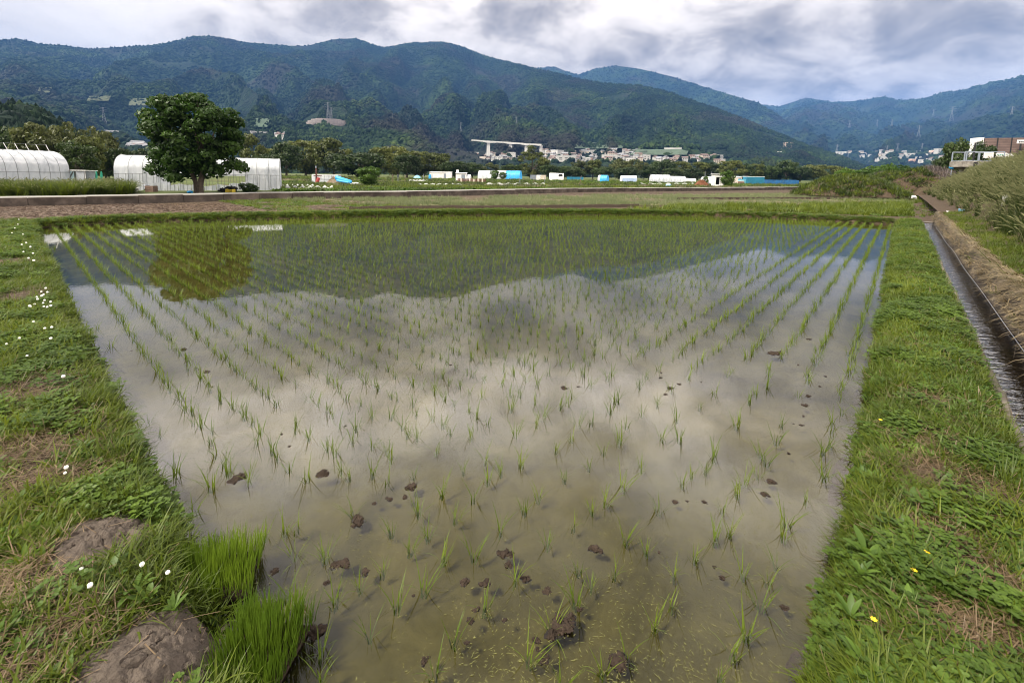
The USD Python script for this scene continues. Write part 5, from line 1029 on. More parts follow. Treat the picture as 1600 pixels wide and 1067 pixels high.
# ------------------------------------------------------------------ sheds, tunnels and clutter in the far fields
def pxw(w, depth): return w * depth / FOC
def shed(t, w, dp, h, wall, roof, oh=.12, slope=.06):
    obj('wall', bevbox(w, dp, h, (0, 0, 0), 0, .03), wall, t)
    v, f = bevbox(w + 2 * oh, dp + 2 * oh, .08, (0, 0, h + .003), 0, .02); v = v.copy(); v[:, 2] += v[:, 1] * slope + slope * (dp / 2 + oh); obj('roof', (v, f), roof, t)
    obj('door', bevbox(.8, .05, min(1.9, h * .85), (w * .22, -dp / 2 - .02, 0), 0, .01), STEEL, t)
def low_frame(t, w, h):
    for k in range(4): obj('sheet', bevbox(w / 4 - .04, .03, h, (-w / 2 + w / 4 * (k + .5), -.6, 0), 0, .008), FILM, t)
    obj('top_sheet', bevbox(w, 1.25, .05, (0, 0, h), 0, .015), WHITE, t); obj('end_sheet', bevbox(.03, 1.2, h, (-w / 2, 0, 0), 0, .008), FILM, t); obj('end_sheet', bevbox(.03, 1.2, h, (w / 2, 0, 0), 0, .008), FILM, t); obj('ledge_bar', bevbox(w * .4, .04, .05, (w * .05, -.63, h * .45), 0, .01), STEEL, t)
small('cold_frame', 511, 62, 'low white sheet covered frame left of the round bush', 'frame', lambda t: low_frame(t, pxw(40, 62), 1.15))
def rusty(t):
    obj('post', tube([(0, 0, 0), (.02, 0, 1.3), (0, 0, 2.1)], [.16, .12, .09], 7), RUST, t); obj('head', tube([(0, 0, 2.1), (0, 0, 2.35)], [.1, .05], 6), STEEL, t); obj('arm', tube([(-.35, 0, 1.0), (.75, 0, 1.05)], .06, 5), RUST, t); obj('drum', tube([(.1, -.1, .05), (.4, -.1, .75)], .22, 8), plain('red_drum', (.35, .06, .06), .5, .2, 3), t)
small('rusty_pump', 495, 60, 'tall rusty pump post in front of the low white frame', 'pump', rusty)
def heap(t, w, h, mat, sd=3): v, f = dome(w / 2, w / 3, h, sd); obj('heap', (v, f), mat, t, smooth=True)
small('debris_heap', 525, 58, 'pale heap of sticks and debris beside the blue sheet', 'heap', lambda t: (heap(t, 3.0, .85, STRAW, 3), [obj('stick', tube([(U(-1, 1), -.4, .3), (U(-1, 1.6), -.2, 1.0)], .04, 5), WOOD, t) for _ in range(6)]))
def sheetroll(t):
    obj('sheet', tube([(-1.0, 0, .85), (-.3, -.1, .62), (.4, -.15, .42), (1.0, -.2, .3)], [.28, .3, .3, .24], 8), BLUE, t, smooth=True); obj('fold', tube([(-.8, -.3, .5), (.9, -.45, .22)], [.16, .14], 7), BLUE, t)
small('blue_sheet', 538, 56, 'bright blue plastic sheet bundled left of the round bush', 'sheet', sheetroll)
small('white_sheet', 556, 55, 'white sheet lying on the ground beside the round bush', 'sheet', lambda t: heap(t, 1.8, .28, LITWHITE, 9))
small('storage_shed', 689, 150, 'white low shed with flat roof left of the white box shed', 'shed', lambda t: shed(t, pxw(33, 150), 3, 2.0, WHITE, WHITE))
small('blue_sheet', 652, 140, 'pale blue sheet heap left of the low white shed', 'sheet', lambda t: heap(t, pxw(14, 140), 1.0, LITBLUE, 4))
small('barrel', 672, 120, 'blue upright barrel at the left end of the low white shed', 'barrel', lambda t: (obj('body', tube([(0, 0, 0), (0, 0, .4), (0, 0, .9), (0, 0, 1.3)], [.3, .36, .36, .3], 12), BLUE, t), obj('rim', tube([(0, 0, 1.3), (0, 0, 1.36)], .32, 12), BLUE, t), obj('rim', tube([(0, 0, .45), (0, 0, .5)], .38, 12), BLUE, t)))
def boxshed(t):
    shed(t, 2.2, 2.0, 1.7, WHITE, WHITE); obj('chimney', bevbox(.5, .5, .7, (-.85, 0, 1.75), 0, .03), WHITE, t)
    pr = arch(1.9, 1.5, .8); m = [tube(np.c_[np.full(len(pr), x), pr], .03, 4) for x in (1.2, 2.0)]; obj('hoop', m[0], WHITE, t); obj('hoop', m[1], WHITE, t); obj('film_panel', grid(np.array([np.c_[np.full(len(pr), x), pr] for x in (1.2, 1.6, 2.0)])), FILM, t)
small('box_shed', 721, 95, 'white box shaped shed with short chimney behind brown boards', 'shed', boxshed)
def boards(t, n, w, h):
    for k in range(n): obj('board', bevbox(w / n * .86, .04, h * rng.uniform(.85, 1.05), (-w / 2 + w / n * (k + .5), rng.normal(0, .01), 0), 0, .01), [WOOD, RUST, CREAM][k % 3 if k % 5 else 0], t)
    for z in (h * .25, h * .75): obj('rail', bevbox(w, .04, .07, (0, .045, z), 0, .01), WOOD, t)
small('board_fence', 737, 84, 'brown plank fence in front of the white box shed', 'fence', lambda t: boards(t, 20, pxw(44, 84), .75))
def fartunnel(t, L, W, H, mats, nh, leg=.5):
    pr = arch(W, H, leg, 11)
    for k in range(nh - 1):
        x0, x1 = -L / 2 + L * k / (nh - 1), -L / 2 + L * (k + 1) / (nh - 1); m = mats[int(k * len(mats) / (nh - 1))]
        obj('film_panel', grid(np.array([np.c_[np.full(len(pr), x), pr * (1 + .01 * math.sin(x * 9))] for x in (x0, (x0 + x1) / 2, x1)])), m, t, smooth=50)
    for k in range(nh): x = -L / 2 + L * k / (nh - 1); obj('hoop', tube(np.c_[np.full(len(pr), x), pr * 1.012], .03, 4), STEEL, t)
    end_wall(t, L / 2, W, H, leg, mats[-1]); end_wall(t, -L / 2, W, H, leg, mats[0])
small('plastic_tunnel', 781, 170, 'large far tunnel half white film and half bright blue sheet', 'greenhouse', lambda t: fartunnel(t, pxw(66, 170), 5, 3.2, [FILM, FILM, BLUE], 10), rz=-.22)
small('plastic_tunnel', 869, 150, 'white far tunnel with torn dark open end', 'greenhouse', lambda t: (fartunnel(t, pxw(22, 150), 3.4, 2.4, [WHITE], 5), obj('torn_opening', bevbox(1.4, .3, .9, (1.4, -1.5, 1.2), 0, .1), DARK, t)), rz=-.15)
small('plastic_tunnel', 942, 130, 'small bright blue tunnel in the far fields', 'greenhouse', lambda t: fartunnel(t, pxw(14, 130), 2.6, 1.9, [FILM, BLUE, BLUE, BLUE], 5), rz=-.5)
small('plastic_tunnel', 981, 130, 'white and grey blue tunnel right of the bright blue one', 'greenhouse', lambda t: (fartunnel(t, pxw(23, 130), 2.6, 1.9, [WHITE], 5), [obj('side_sheet', bevbox(pxw(22, 130) / 4 - .05, .03, 1.0, (-pxw(22, 130) / 2 + pxw(22, 130) / 4 * (k + .5), -1.34, .1), 0, .008), plain(f'grey_blue_sheet_{k}', (.33, .42, .60), .5, .12, 1), t) for k in range(4)]))
small('plastic_tunnel', 1030, 130, 'stained white tunnel, left of a touching far pair', 'greenhouse', lambda t: fartunnel(t, pxw(28, 130), 3, 2.25, [FILM], 6)); small('plastic_tunnel', 1057, 134, 'pale film tunnel, right of a touching far pair', 'greenhouse', lambda t: fartunnel(t, pxw(22, 134), 2.8, 1.9, [FILM], 6))
small('plastic_tunnel', 1076, 150, 'low white tunnel behind the pair of far tunnels', 'greenhouse', lambda t: fartunnel(t, pxw(16, 150), 2.4, 1.3, [WHITE], 4)); small('plastic_tunnel', 1108, 100, 'white tunnel left of the white garden shed', 'greenhouse', lambda t: fartunnel(t, pxw(22, 100), 2.6, 1.8, [WHITE], 5))
for i, (x, dp, w, lab) in enumerate([(833, 155, 2.2, 'stacked grey pallets left of the white debris pile'), (842, 150, 2.0, 'pale pallet pile between grey pallets and torn tunnel'), (848, 148, 1.8, 'tan pallet pile nearest the torn tunnel')]):
    small('pallet_stack', x, dp, lab, 'pallets', lambda t: [obj('pallet', bevbox(w * rng.uniform(.9, 1.05), 1.4, .2, (rng.normal(0, .06), 0, k * .24), rng.normal(0, .04), .02), [STEEL, WHITE, CREAM][i], t) for k in range(7)])
small('sheet_fence', 898, 165, 'low teal sheet fence between far white and blue tunnels', 'fence', lambda t: [obj('panel', bevbox(pxw(26, 165) / 6 - .05, .05, 1.0, (-pxw(26, 165) / 2 + pxw(26, 165) / 6 * (k + .5), 0, .15), 0, .01), TEAL, t) for k in range(6)])
small('blue_sheet', 1044, 76, 'pale blue sheet on the ground in front of the far tunnel pair', 'sheet', lambda t: heap(t, pxw(13, 76), .35, LITBLUE, 6))
small('soil_heap', 1095, 84, 'reddish brown soil heap left of the white garden shed', 'soil heap', lambda t: heap(t, pxw(25, 84), 1.05, REDSOIL, 7))
def gshed(t):
    w, h = pxw(17, 82), 2.15
    obj('roof', bevbox(w + .3, 1.4, .1, (0, 0, h), 0, .04), WHITE, t); obj('wall', bevbox(.35, 1.2, h - .002, (-w / 2 + .18, 0, 0), 0, .02), WHITE, t); obj('wall', bevbox(.6, 1.2, h - .002, (w / 2 - .3, 0, 0), 0, .02), WHITE, t); obj('back_wall', bevbox(w - .2, .05, h - .05, (0, .55, 0), 0, .01), DARK, t); obj('lintel', bevbox(w - .9, .08, .5, (-.12, -.55, h - .52), 0, .02), WHITE, t)
    obj('gate', bevbox(.1, .1, 1.5, (.05, -.6, 0), 0, .01), WHITE, t); obj('sill', bevbox(w - .95, .1, .3, (-.12, -.56, 0), 0, .02), WHITE, t)
small('garden_shed', 1121, 82, 'white garden shed with dark open doorway beside the road', 'shed', gshed)
for i, (x, lab) in enumerate([(1100, 'pale pole left of the white garden shed'), (1110, 'thin pole just left of the white garden shed')]): small('pole', x, 105, lab, 'pole', lambda t: (obj('shaft', tube([(0, 0, 0), (0, 0, 2.9)], .06, 6), PYLON, t), obj('cap', tube([(0, 0, 2.9), (0, 0, 3.0)], .09, 6), PYLON, t)))
small('storage_shed', 1149, 124, 'cream walled shed between dark bush and blue container', 'shed', lambda t: shed(t, 2.2, 2, 1.9, CREAM, WHITE)); small('wood_pile', 1156, 118, 'brown timber pile before the cream shed', 'wood pile', lambda t: [obj('log', tube([(-.9, 0, .1 + .16 * r), (.9, .1, .1 + .16 * r)], .09, 6), CREAM, t) for r in range(5)] + [obj('log', tube([(-.8, -.2, .1 + .16 * r), (.95, -.1, .1 + .16 * r)], .09, 6), WOOD, t) for r in range(4)])
def container(t):
    w = pxw(27, 120); obj('body', bevbox(w, 2.2, 2.0, (0, 0, 0), 0, .04), TEAL, t); obj('roof', bevbox(w + .1, 2.3, .12, (0, 0, 2.0), 0, .03), WHITE, t)
    for k in range(9): obj('rib', bevbox(.07, .05, 1.8, (-w / 2 + w / 9 * (k + .5), -1.12, .1), 0, .01), TEAL, t)
    obj('lean_to', bevbox(1.4, 1.6, 1.3, (-w / 2 - .72, .1, 0), 0, .03), plain('light_teal', (.12, .33, .42), .5, .2, 1), t)
small('container', 1176, 120, 'teal blue container with white roof in the far fields', 'container', container)
small('sheet_fence', 1218, 124, 'long dark blue sheet fence right of the teal container', 'fence', lambda t: [obj('panel', bevbox(pxw(58, 124) / 14 - .04, .05, 1.25 + rng.normal(0, .03), (-pxw(58, 124) / 2 + pxw(58, 124) / 14 * (k + .5), rng.normal(0, .02), 0), 0, .01), TEAL2, t) for k in range(14)])
for i, (x, dp, h, lab) in enumerate([(614, 70, 1.3, 'first thin fence post right of the round bush'), (622, 72, 1.3, 'second thin fence post right of the round bush'), (633, 74, 1.3, 'third thin fence post right of the round bush'), (662, 78, 1.4, 'thin fence post before the low white shed'), (675, 78, 1.5, 'green post before the low white shed'), (850, 90, 1.3, 'thin post before the torn far tunnel'), (905, 70, 1.5, 'leaning pale stake in front of the teal fence'), (812, 75, 1.0, 'short brown post before the large blue tunnel'), (834, 80, 1.1, 'dark post before the pallet piles')]):
    small('fence_post', x, dp, lab, 'post', lambda t: (obj('shaft', tube([(0, 0, 0), (.25 if x == 905 else .02, 0, h)], .04, 5), [WOOD, STEEL][i % 2], t), obj('tip', tube([(.25 if x == 905 else .02, 0, h), (.25 if x == 905 else .02, 0, h + .06)], [.05, .02], 5), STEEL, t)))

# ------------------------------------------------------------------ sluice on the embankment and the shop behind
p = atd(1516, 262, 41); base = p.copy(); base[2] = 1.2
sl = thing('sluice', 'concrete sluice pillar with grey railing and notice on the embankment', 'sluice', base, -.12)
zt = atd(1516, 252.5, 41)[2] - 1.2; hw = pxw(40, 41) / 2
obj('slab', bevbox(2 * hw, 1.5, .55, (0, 0, zt - .55), 0, .03), CONC, sl)
obj('pillar', bevbox(.62, 1.1, zt - .556, (.22, 0, 0), 0, .03), CONC, sl); obj('pillar', bevbox(.12, 1.1, zt - .556, (-.42, 0, 0), 0, .02), CONC, sl); obj('gate', bevbox(.34, .3, zt - .1, (-.22, -.62, 0), 0, .01), DARK, sl)
obj('bracket', trimesh.convex.convex_hull(np.array([(x_, y_, z_) for y_ in (-.5, .5) for x_, z_ in ((.5, zt - .56), (hw - .05, zt - .56), (.5, zt - .9))])), CONC, sl); obj('bracket', trimesh.convex.convex_hull(np.array([(x_, y_, z_) for y_ in (-.5, .5) for x_, z_ in ((-.46, zt - .56), (-hw + .05, zt - .56), (-.46, zt - .8))])), CONC, sl)
rail = obj('railing', cat_([tube([(-hw + .1, y_, zt + .86), (hw + .9, y_, zt + .86)], .045, 6) for y_ in (-.65, .65)] + [tube([(-hw + .1, y_, zt + .06), (hw - .1, y_, zt + .06)], .03, 6) for y_ in (-.65, .65)]), STEEL, sl)
for x_ in (-hw + .1, .1, hw - .1, hw + .9):
    for y_ in (-.65, .65): obj('rail_post', tube([(x_, y_, zt - .05), (x_, y_, zt + .84)], .05, 6), STEEL, rail)
obj('spindle', tube([(0, -.2, zt), (0, -.2, zt + 1.45), (0, -.2, zt + 1.8)], [.07, .07, .05], 8), DARK, sl); obj('spindle_cap', tube([(0, -.2, zt + 1.72), (0, -.2, zt + 1.95)], [.08, .06], 8), WHITE, sl)
nt = obj('notice', bevbox(.8, .02, .5, (.78, -.72, zt + .3), 0, .004), WHITE, sl)
for k in range(3): obj('notice_line', bevbox(.6, .004, .045, (.78, -.733, zt + .42 + k * .11), 0, .001), plain(f'pink_ink_{k}', (.6, .38, .38), .6, .1, 4), nt)
obj('walkway', bevbox(2.4, 1.0, .12, (hw + 1.2, 0, zt - .14), 0, .02), CONC, sl)
def buoy(t): m = trimesh.creation.icosphere(2, .22); m.apply_translation((0, 0, .9)); obj('ball', m, BLUE, t, smooth=True); obj('stick', tube([(0, 0, 0), (0, 0, .7)], .03, 5), STEEL, t)
small('marker_ball', 1482.5, 44, 'blue ball on a stick left of the sluice', 'marker', buoy, z=2.45)
# shop building
p = atd(1590, 250, 78); p[2] = G; bz = lambda y, x=1590: atd(x, y, 78)[2] - G
shp = thing('shop_building', 'white shop with brown slatted parapet behind the embankment at right', 'building', p, -.35); wv = 10.0
obj('wall', bevbox(wv, 8, bz(240), (wv / 2 - 5.2, 4, 0), 0, .03), WHITE, shp)
for k in range(9): obj('slat', bevbox(wv, .06, .26, (wv / 2 - 5.2, -.06, bz(240) + .05 + k * .30), 0, .01), ROOFB, shp)
obj('parapet_back', bevbox(wv, .08, 2.7, (wv / 2 - 5.2, .06, bz(240) + .04), 0, .01), plain('parapet_brown', (.06, .042, .04), .8, .3, 1), shp)
for k in range(6): obj('post', bevbox(.14, .1, 2.75, (-5.0 + k * 1.9, -.15, bz(240)), 0, .01), DARK, shp)
sbd = obj('side_board', bevbox(.1, 2.6, 3.0, (-5.4, 1.0, bz(241)), .25, .02), WHITE, shp)
for k, (y_, z_, w_, h_) in enumerate([(.4, 1.9, .9, .35), (1.2, 1.5, .35, .8), (.7, .9, 1.1, .3), (1.5, .6, .4, .5)]): obj('side_lettering', bevbox(.03, w_, h_, (-5.46 - (y_ - 1.0) * -.1, y_, bz(241) + z_), .25, .004), INK, sbd)
obj('window', bevbox(2.2, .05, 1.0, (-3.2, -.035, bz(247.5)), 0, .01), DARK, shp); obj('window', bevbox(1.2, .05, .8, (0.2, -.035, bz(247)), 0, .01), DARK, shp)
bnr = obj('banner', bevbox(1.5, .06, .7, (-2.4, -.2, bz(245.5)), 0, .01), WHITE, shp)
for k in range(4): obj('banner_lettering', bevbox(.2, .02, .25, (-2.85 + k * .3, -.245, bz(245.5) + .22), 0, .004), plain(f'green_ink_{k}', (.1, .25, .2), .6, .1, 3), bnr)
sg = thing('shop_sign', 'small white sign with dark characters on a post above the shop', 'sign', (p[0] - .7, p[1] - .8, G), -.1)
zt = bz(219.5); obj('post', tube([(0, .05, 0), (0, .05, zt - .65)], .12, 8), DARK, sg); bd = obj('board', bevbox(1.35, .12, .62, (0, 0, zt - .62), 0, .02), WHITE, sg)
for x_, w_ in ((-.36, .16), (-.1, .2), (.12, .1), (.34, .2)): obj('character', bevbox(w_, .02, .2, (x_, -.068, zt - .42), 0, .004), INK, bd); obj('character_stroke', bevbox(w_ * .8, .02, .05, (x_, -.068, zt - .5), 0, .003), INK, bd)

# ------------------------------------------------------------------ far town, pylons, viaduct, terraces
seeded(91)
def housecls(name, w, d, h, rh, wall, roof, kind='gable'):
    c = cls(name); pth = c.GetPath(); pa = lambda n, m, mt: usdkit.mesh(stage, f'{pth}/{n}', m, mt)
    pa('wall', bevbox(w, d, h, (0, 0, -2), 0, .1) if False else box(w, d, h + 3, (0, 0, (h - 3) / 2)), wall)
    if kind == 'gable':
        o = .5; v = np.array([(-w/2-o, -d/2-o, h), (w/2+o, -d/2-o, h), (w/2+o, d/2+o, h), (-w/2-o, d/2+o, h), (-w/2-o, 0, h + rh), (w/2+o, 0, h + rh), (-w/2-o, -d/2-o, h - .2), (w/2+o, -d/2-o, h - .2), (w/2+o, d/2+o, h - .2), (-w/2-o, d/2+o, h - .2)])
        pa('roof', trimesh.convex.convex_hull(v), roof)
    else: pa('roof', box(w + .6, d + .6, .5, (0, 0, h + .26)), roof)
    for k in range(3):
        for r in range(1 if h < 4 else 2): pa('window' + (f'_{k * 2 + r:03d}' if k + r else ''), box(w * .16, .1, 1.1, (-w * .3 + k * w * .3, -d / 2 - .06, 1.6 + r * 2.7)), DARK)
    return c
HCREAM = plain('house_cream', (.40, .345, .29), .7, .15, .03); HWALL = plain('house_wall', (.40, .39, .375), .7, .2, .03); HC = [housecls('FarHouse0', 10, 8, 5.6, 2.4, HWALL, ROOFG), housecls('FarHouse1', 11, 8, 5.2, 2.2, HCREAM, ROOFB), housecls('FarHouse2', 9, 9, 6.2, 2.0, HWALL, ROOFB), housecls('FarHouse3', 12, 8, 4.2, 2.2, HCREAM, ROOFG), housecls('FarBlock0', 16, 9, 7.5, 0, HWALL, HWALL, 'flat'), housecls('FarBlock1', 13, 9, 9, 0, PINK, WHITE, 'flat'), housecls('FarHall', 34, 16, 8, 0, HWALL, WHITE, 'flat')]
HN = ['white grey roofed house', 'cream brown roofed house', 'white brown roofed house', 'cream grey roofed house', 'white flat roofed block', 'pinkish flat roofed block', 'long white flat roofed hall']
def town(n, x0, x1, y0, y1, where, s0, s1, hills, probs, rz0=0.0):
    for _ in range(n):
        x, y = U(x0, x1), U(y0, y1); hh = [h.hit(x, y) for h in hills]; hh = [q for q in hh if q is not None]
        if not hh: continue
        q = min(hh, key=lambda a: math.hypot(a[0], a[1])); k = rng.choice(7, p=probs)
        copy(HC[k], 'house', f'tiny {HN[k]} in the town {where}', 'house', (q[0], q[1], q[2] - 1), rz0 - math.atan2(q[0], q[1]) + rng.normal(0, .5), U(s0, s1), f'{HN[k]}s in the far town {where}')
PB = [.3, .18, .22, .18, .08, .03, .01]
town(46, 698, 810, 240, 252, 'left of the tall feathery tree', .75, 1.15, [main], PB)
town(100, 850, 1010, 236, 253, 'right of the tall feathery tree', .75, 1.2, [main], PB)
town(40, 1010, 1130, 244, 256, 'above the middle of the tree belt', .75, 1.2, [main], PB)
town(58, 1290, 1490, 238, 255, 'at right below the hazy range', 1.2, 2.0, [third, second], [.2, .1, .15, .1, .3, .05, .1])
town(9, 205, 232, 227, 236, 'left of the round tree', 1.1, 1.6, [main, foothill], PB)
town(8, 428, 456, 211, 217, 'at the left foot of the terraced hill', 1.0, 1.5, [main, foothill], PB)
for i, (x, y, k, s, lab) in enumerate([(404, 211, 6, .9, 'long pale hall at the hill foot right of the round tree'), (884, 250, 6, 1.0, 'largest long white hall in the town behind the pale trees'), (912, 251, 6, .9, 'second long white hall in the town behind the pale trees'), (952, 247, 6, .8, 'long white hall behind the blossoming trees in the town'), (732, 249, 5, .9, 'pinkish block left of the red roofed gymnasium'), (705, 246, 4, 1.0, 'cream white block at the left end of the town'), (1051, 237, 6, 1.0, 'lone white hall on the slope above the tree belt'), (174, 208, 6, .9, 'low pale hall on the slope behind the pale trees at left'), (1213, 240, 6, .8, 'white hall below the bare quarry slope')]):
    q = main.hit(x, y)
    if q is None: q = foothill.hit(x, y)
    copy(HC[k], 'house', lab, 'building', (q[0], q[1], q[2] - 1), -math.atan2(q[0], q[1]) + .1, s, None)
q = main.hit(752, 254); q = q if q is not None else atd(752, 254, 700)
t = thing('gymnasium', 'red roofed hall with white arched roof behind it in the far town', 'building', (q[0], q[1], q[2] - 2), -math.atan2(q[0], q[1])); w = 35 * q[1] / FOC
obj('wall', box(w, 18, 7, (0, 0, 1)), CREAM, t); v = np.array([(-w/2-1, -10, 4.6), (w/2+1, -10, 4.6), (w/2+1, 10, 4.6), (-w/2-1, 10, 4.6), (-w/2+3, 0, 9), (w/2-3, 0, 9)]); obj('roof', trimesh.convex.convex_hull(v), ROOFR, t)
pr = arch(w * .6, 8, 0, 13); P = np.array([np.c_[pr[:, 0] + 3, np.full(len(pr), y_), pr[:, 1] + 9] for y_ in (12, 26)]); obj('arched_roof', grid(P), WHITE, t); v, f = trimesh.creation.triangulate_polygon(Polygon([tuple(a) for a in pr]), engine='earcut'); obj('gable', (np.c_[v[:, 0] + 3, np.full(len(v), 12.02), v[:, 1] + 9], f), CREAM, t)

def pyloncls():
    c = cls('LatticePylon'); H, b, tpw, r = 60., 5.5, .9, .38; m = {'leg': [], 'brace': [], 'arm': []}
    lv = np.linspace(0, 1, 8); wd = lambda z: b + (tpw - b) * min(1, z / .72) ** .8
    for sx in (-1, 1):
        for sy in (-1, 1): usdkit.mesh(stage, f'{c.GetPath()}/leg' + ('' if sx + sy < -1 else f'_{(sx + 1) + (sy + 1) // 2:03d}'), tube([(sx * wd(z), sy * wd(z), z * H - (3 if z == 0 else 0)) for z in lv], r, 4), PYLON)
    for z0, z1 in zip(lv[:-1], lv[1:]):
        for s in (-1, 1):
            for ax_ in (0, 1):
                a = [wd(z0), s * wd(z0)]; b2 = [-wd(z1), s * wd(z1)]; a2 = [-wd(z0), s * wd(z0)]; b3 = [wd(z1), s * wd(z1)]
                for p_, q_ in ((a, b2), (a2, b3)):
                    p3, q3 = (p_ if ax_ == 0 else p_[::-1]), (q_ if ax_ == 0 else q_[::-1]); m['brace'].append(tube([(*p3, z0 * H), (*q3, z1 * H)], r * .55, 3))
    for k, (z, l) in enumerate([(.72, 8.5), (.84, 9.5), (.95, 7.5)]): usdkit.mesh(stage, f'{c.GetPath()}/arm' + (f'_{k:03d}' if k else ''), cat_([tube([(-l, 0, z * H + 1.2), (0, 0, z * H + 2), (l, 0, z * H + 1.2)], r * .8, 4), tube([(-l, 0, z * H + 1.2), (0, 0, z * H - .6), (l, 0, z * H + 1.2)], r * .6, 4)]), PYLON)
    usdkit.mesh(stage, f'{c.GetPath()}/bracing', cat_(m['brace']), PYLON); return c
pc = pyloncls()
for x, yt, yb, hs, lab in [(163, 168, 192, [main], 'lattice pylon on the slope left of the round tree'), (513, 160, 190, [main], 'tall lattice pylon above the terraced hilltop'), (518, 168, 190, [main], 'slimmer lattice pylon just right of the tall one above the terraces'), (456, 200, 214, [foothill, main], 'lattice pylon left of the terraced hill'), (613, 177, 184, [main], 'small pylon on the slope right of the terraced hilltop'), (720, 192, 207, [main], 'lattice pylon on the slope left of the viaduct'), (1024, 201, 208, [main], 'tiny pylon on the dark slope above the far tunnels'), (807, 183, 199, [main], 'faint lattice pylon on the slope above the viaduct'),
    (1327, 188, 200, [third], 'leftmost faint pylon high on the hazy range'), (1370, 187, 198, [third], 'second faint pylon high on the hazy range'), (1393, 187, 198, [third], 'third faint pylon high on the hazy range'), (1435, 196, 213, [third], 'pylon in the middle of the hazy range'), (1458, 171, 183, [third], 'high pylon left of the tallest one on the hazy range'), (1486, 167, 191, [third], 'tallest pylon on the hazy range'), (1580, 167, 184, [third], 'rightmost pylon on the hazy range above the shop'),
    (1385, 228, 243, [third], 'low pylon left of a pair above the right town'), (1402, 224, 236, [third], 'middle low pylon above the right town'), (1440, 224, 236, [third], 'white low pylon above the right town'), (1307, 226, 241, [third, main], 'low pylon at the right end of the long ridge'), (1325, 236, 248, [third], 'lowest pylon beside the right town')]:
    q = None
    for h_ in hs: q = q if q is not None else h_.hit(x, yb)
    if q is None: continue
    d = math.hypot(q[0], q[1]); top = raydir(x, yt); hgt = EYE + d * top[2] / math.hypot(top[0], top[1]) - q[2]
    copy(pc, 'pylon', lab, 'pylon', q, U(-.6, .6) - math.atan2(q[0], q[1]), (hgt / 60 * 1.25, hgt / 60 * 1.25, hgt / 60), None)

# viaduct
VD = []
for x, yd, yb in [(737, 219.5, None), (763, 221.5, 234), (797.5, 223.5, 240), (822, 225.5, 234), (845, 226.5, 230)]: VD.append((x, yd, yb))
hits = [main.hit(x, yb) for x, _, yb in VD if yb]; dv_ = min(h_[1] for h_ in hits if h_ is not None)
pts = np.array([atd(x, yd, dv_ + 20 + (x - 737) * .4) for x, yd, _ in VD]); o = pts[0].copy()
vt = thing('viaduct', 'pale concrete motorway viaduct on tall piers before the mountain foot', 'viaduct', o)
dirv = (pts[-1] - pts[0]); dirv[2] = 0; dirv /= np.linalg.norm(dirv); nv = np.array([-dirv[1], dirv[0], 0])
xs = np.linspace(0, 1, 30); line = np.array([np.interp(xs, np.linspace(0, 1, len(pts)), pts[:, k]) for k in range(3)]).T - o
th_ = np.array([1.5 + 1.8 * min(1, sum(math.exp(-((np.dot(l, dirv) - np.dot(p_ - o, dirv)) / 12) ** 2) for p_ in pts[1:])) for l in line])
def prism(line, lo, hi, w0, w1): return grid(np.stack([line + nv * w0 - [0, 0, 1] * np.array(lo)[:, None], line + nv * w0 + [0, 0, hi], line + nv * w1 + [0, 0, hi], line + nv * w1 - [0, 0, 1] * np.array(lo)[:, None], line + nv * w0 - [0, 0, 1] * np.array(lo)[:, None]], 1))
VC = plain('pale_concrete', (.62, .60, .57), .8, .1, .05)
obj('deck', prism(line, th_, 0, -5, 5), VC, vt)
for s_ in (-1, 1): obj('parapet', prism(line + nv * s_ * 4.7, 0 * th_ - .005, 1.3, -.25, .25), VC, vt)
for (x, yd, yb), p_ in zip(VD, pts):
    if yb:
        z0 = atd(x, yb, p_[1])[2] - 14 - o[2]; q = p_ - o; obj('pier', box(6.5, 7, q[2] - 2.0 - z0, (q[0], q[1], (q[2] - 2.0 + z0) / 2), math.atan2(dirv[1], dirv[0])), VC, vt)
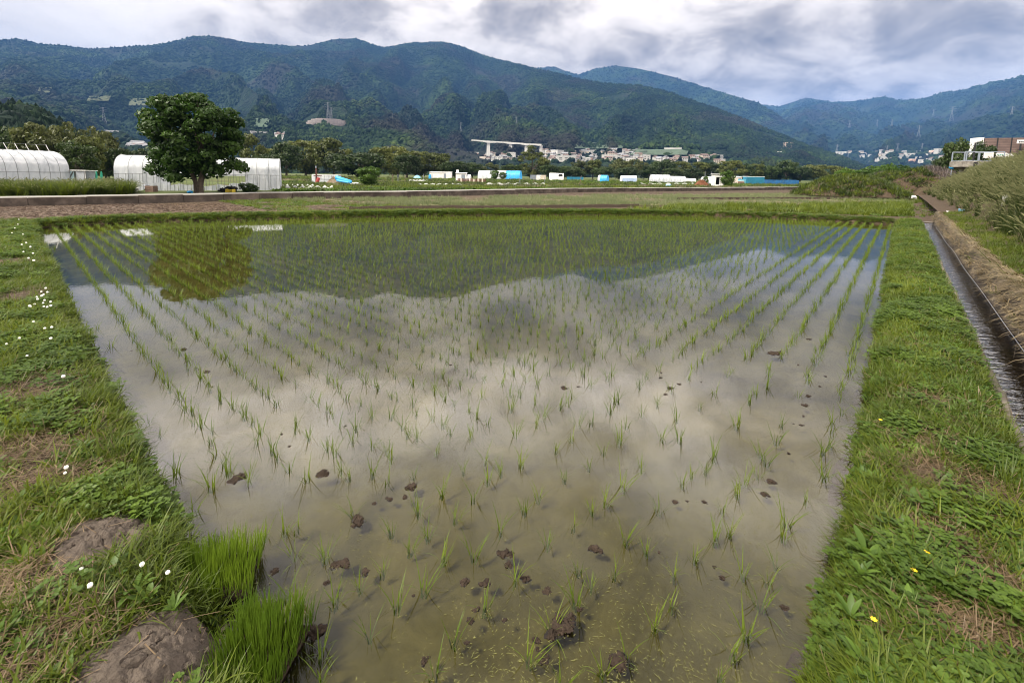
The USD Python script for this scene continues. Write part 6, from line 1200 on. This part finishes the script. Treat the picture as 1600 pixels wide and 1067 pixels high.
# terraces of retaining wall on the foothill crest, built on the slope where they stand
TERR = plain('terrace_wall', (.22, .19, .18), .85, .25, .2); TGREEN = plain('terrace_field', (.05, .075, .05), .9, .3, .08)
q = foothill.hit(514, 198)
if q is None: q = atd(514, 197, 1150)
tz = thing('terraced_wall', 'stepped pinkish retaining walls around the crest of the low foothill', 'retaining wall', (q[0], q[1], q[2] + 3), -math.atan2(q[0], q[1]))
px1 = q[1] / FOC
for k, (hw_, z, h_) in enumerate([(34, 0, 7), (30, 6, 6), (25, 11, 5), (19, 15, 3.4)]):
    n_ = 14; a = np.linspace(math.pi, 2 * math.pi, n_ + 1); r1, r2 = hw_ * px1, hw_ * px1 * .55
    for i in range(n_):
        c0, c1 = np.array([math.cos(a[i]) * r1, math.sin(a[i]) * r2 + 30]), np.array([math.cos(a[i + 1]) * r1, math.sin(a[i + 1]) * r2 + 30]); m_ = (c0 + c1) / 2; d_ = c1 - c0
        obj('wall_panel', bevbox(np.linalg.norm(d_) * .97, 1.2, h_, (m_[0], m_[1], z), math.atan2(d_[1], d_[0]), .12), TERR, tz)
    v, f = trimesh.creation.triangulate_polygon(Polygon([(math.cos(b_) * r1, math.sin(b_) * r2 + 30) for b_ in np.linspace(0, 2 * math.pi, 30)[:-1]]), engine='earcut'); obj('terrace_top', (np.c_[v, np.full(len(v), z + h_ - .4)], f), TERR if k == 3 else ROOFG, tz)
# pale plots on the slopes
def plot(x0, x1, y0, y1, hs, mat, lab, n=8):
    P = np.zeros((n, n, 3))
    for i, x in enumerate(np.linspace(x0, x1, n)):
        for j, y in enumerate(np.linspace(y1, y0, n)):
            q = None
            for h_ in hs:
                q2 = h_.hit(x + (j - n / 2) * .6, y)
                if q2 is not None and (q is None or q2[1] < q[1]): q = q2
            if q is None: return
            P[i, j] = q + [0, 0, 6.0]
    obj('hillside_plot', flip(grid(P)), mat, label=lab, cat='field', kind='structure')
PLOT = plain('hill_plot', (.06, .07, .04), .9, .35, .02); SCAR = plain('bare_earth', (.2, .15, .12), .9, .25, .02)
plot(398, 420, 189, 203, [main], TGREEN, 'pale green terraced plot on the slope right of the round tree'); plot(455, 500, 203, 215, [foothill], TGREEN, 'pale green field on the left flank of the terraced hill'); plot(203, 250, 157, 168, [main], PLOT, 'long pale plot on the slope left of the round tree'); plot(138, 172, 153, 161, [main], PLOT, 'pale plot high on the slope above the left pylon'); plot(60, 80, 140, 148, [main], PLOT, 'small pale plot high on the left slope')
plot(900, 975, 226, 236, [main], TGREEN, 'pale green field on the slope behind the town'); plot(985, 1075, 238, 247, [main], TGREEN, 'long green field behind the middle of the town'); plot(1222, 1238, 225, 237, [main], SCAR, 'bare quarry scar at the right end of the long ridge'); plot(1200, 1222, 238, 243, [main], SCAR, 'pale strip below the quarry scar')
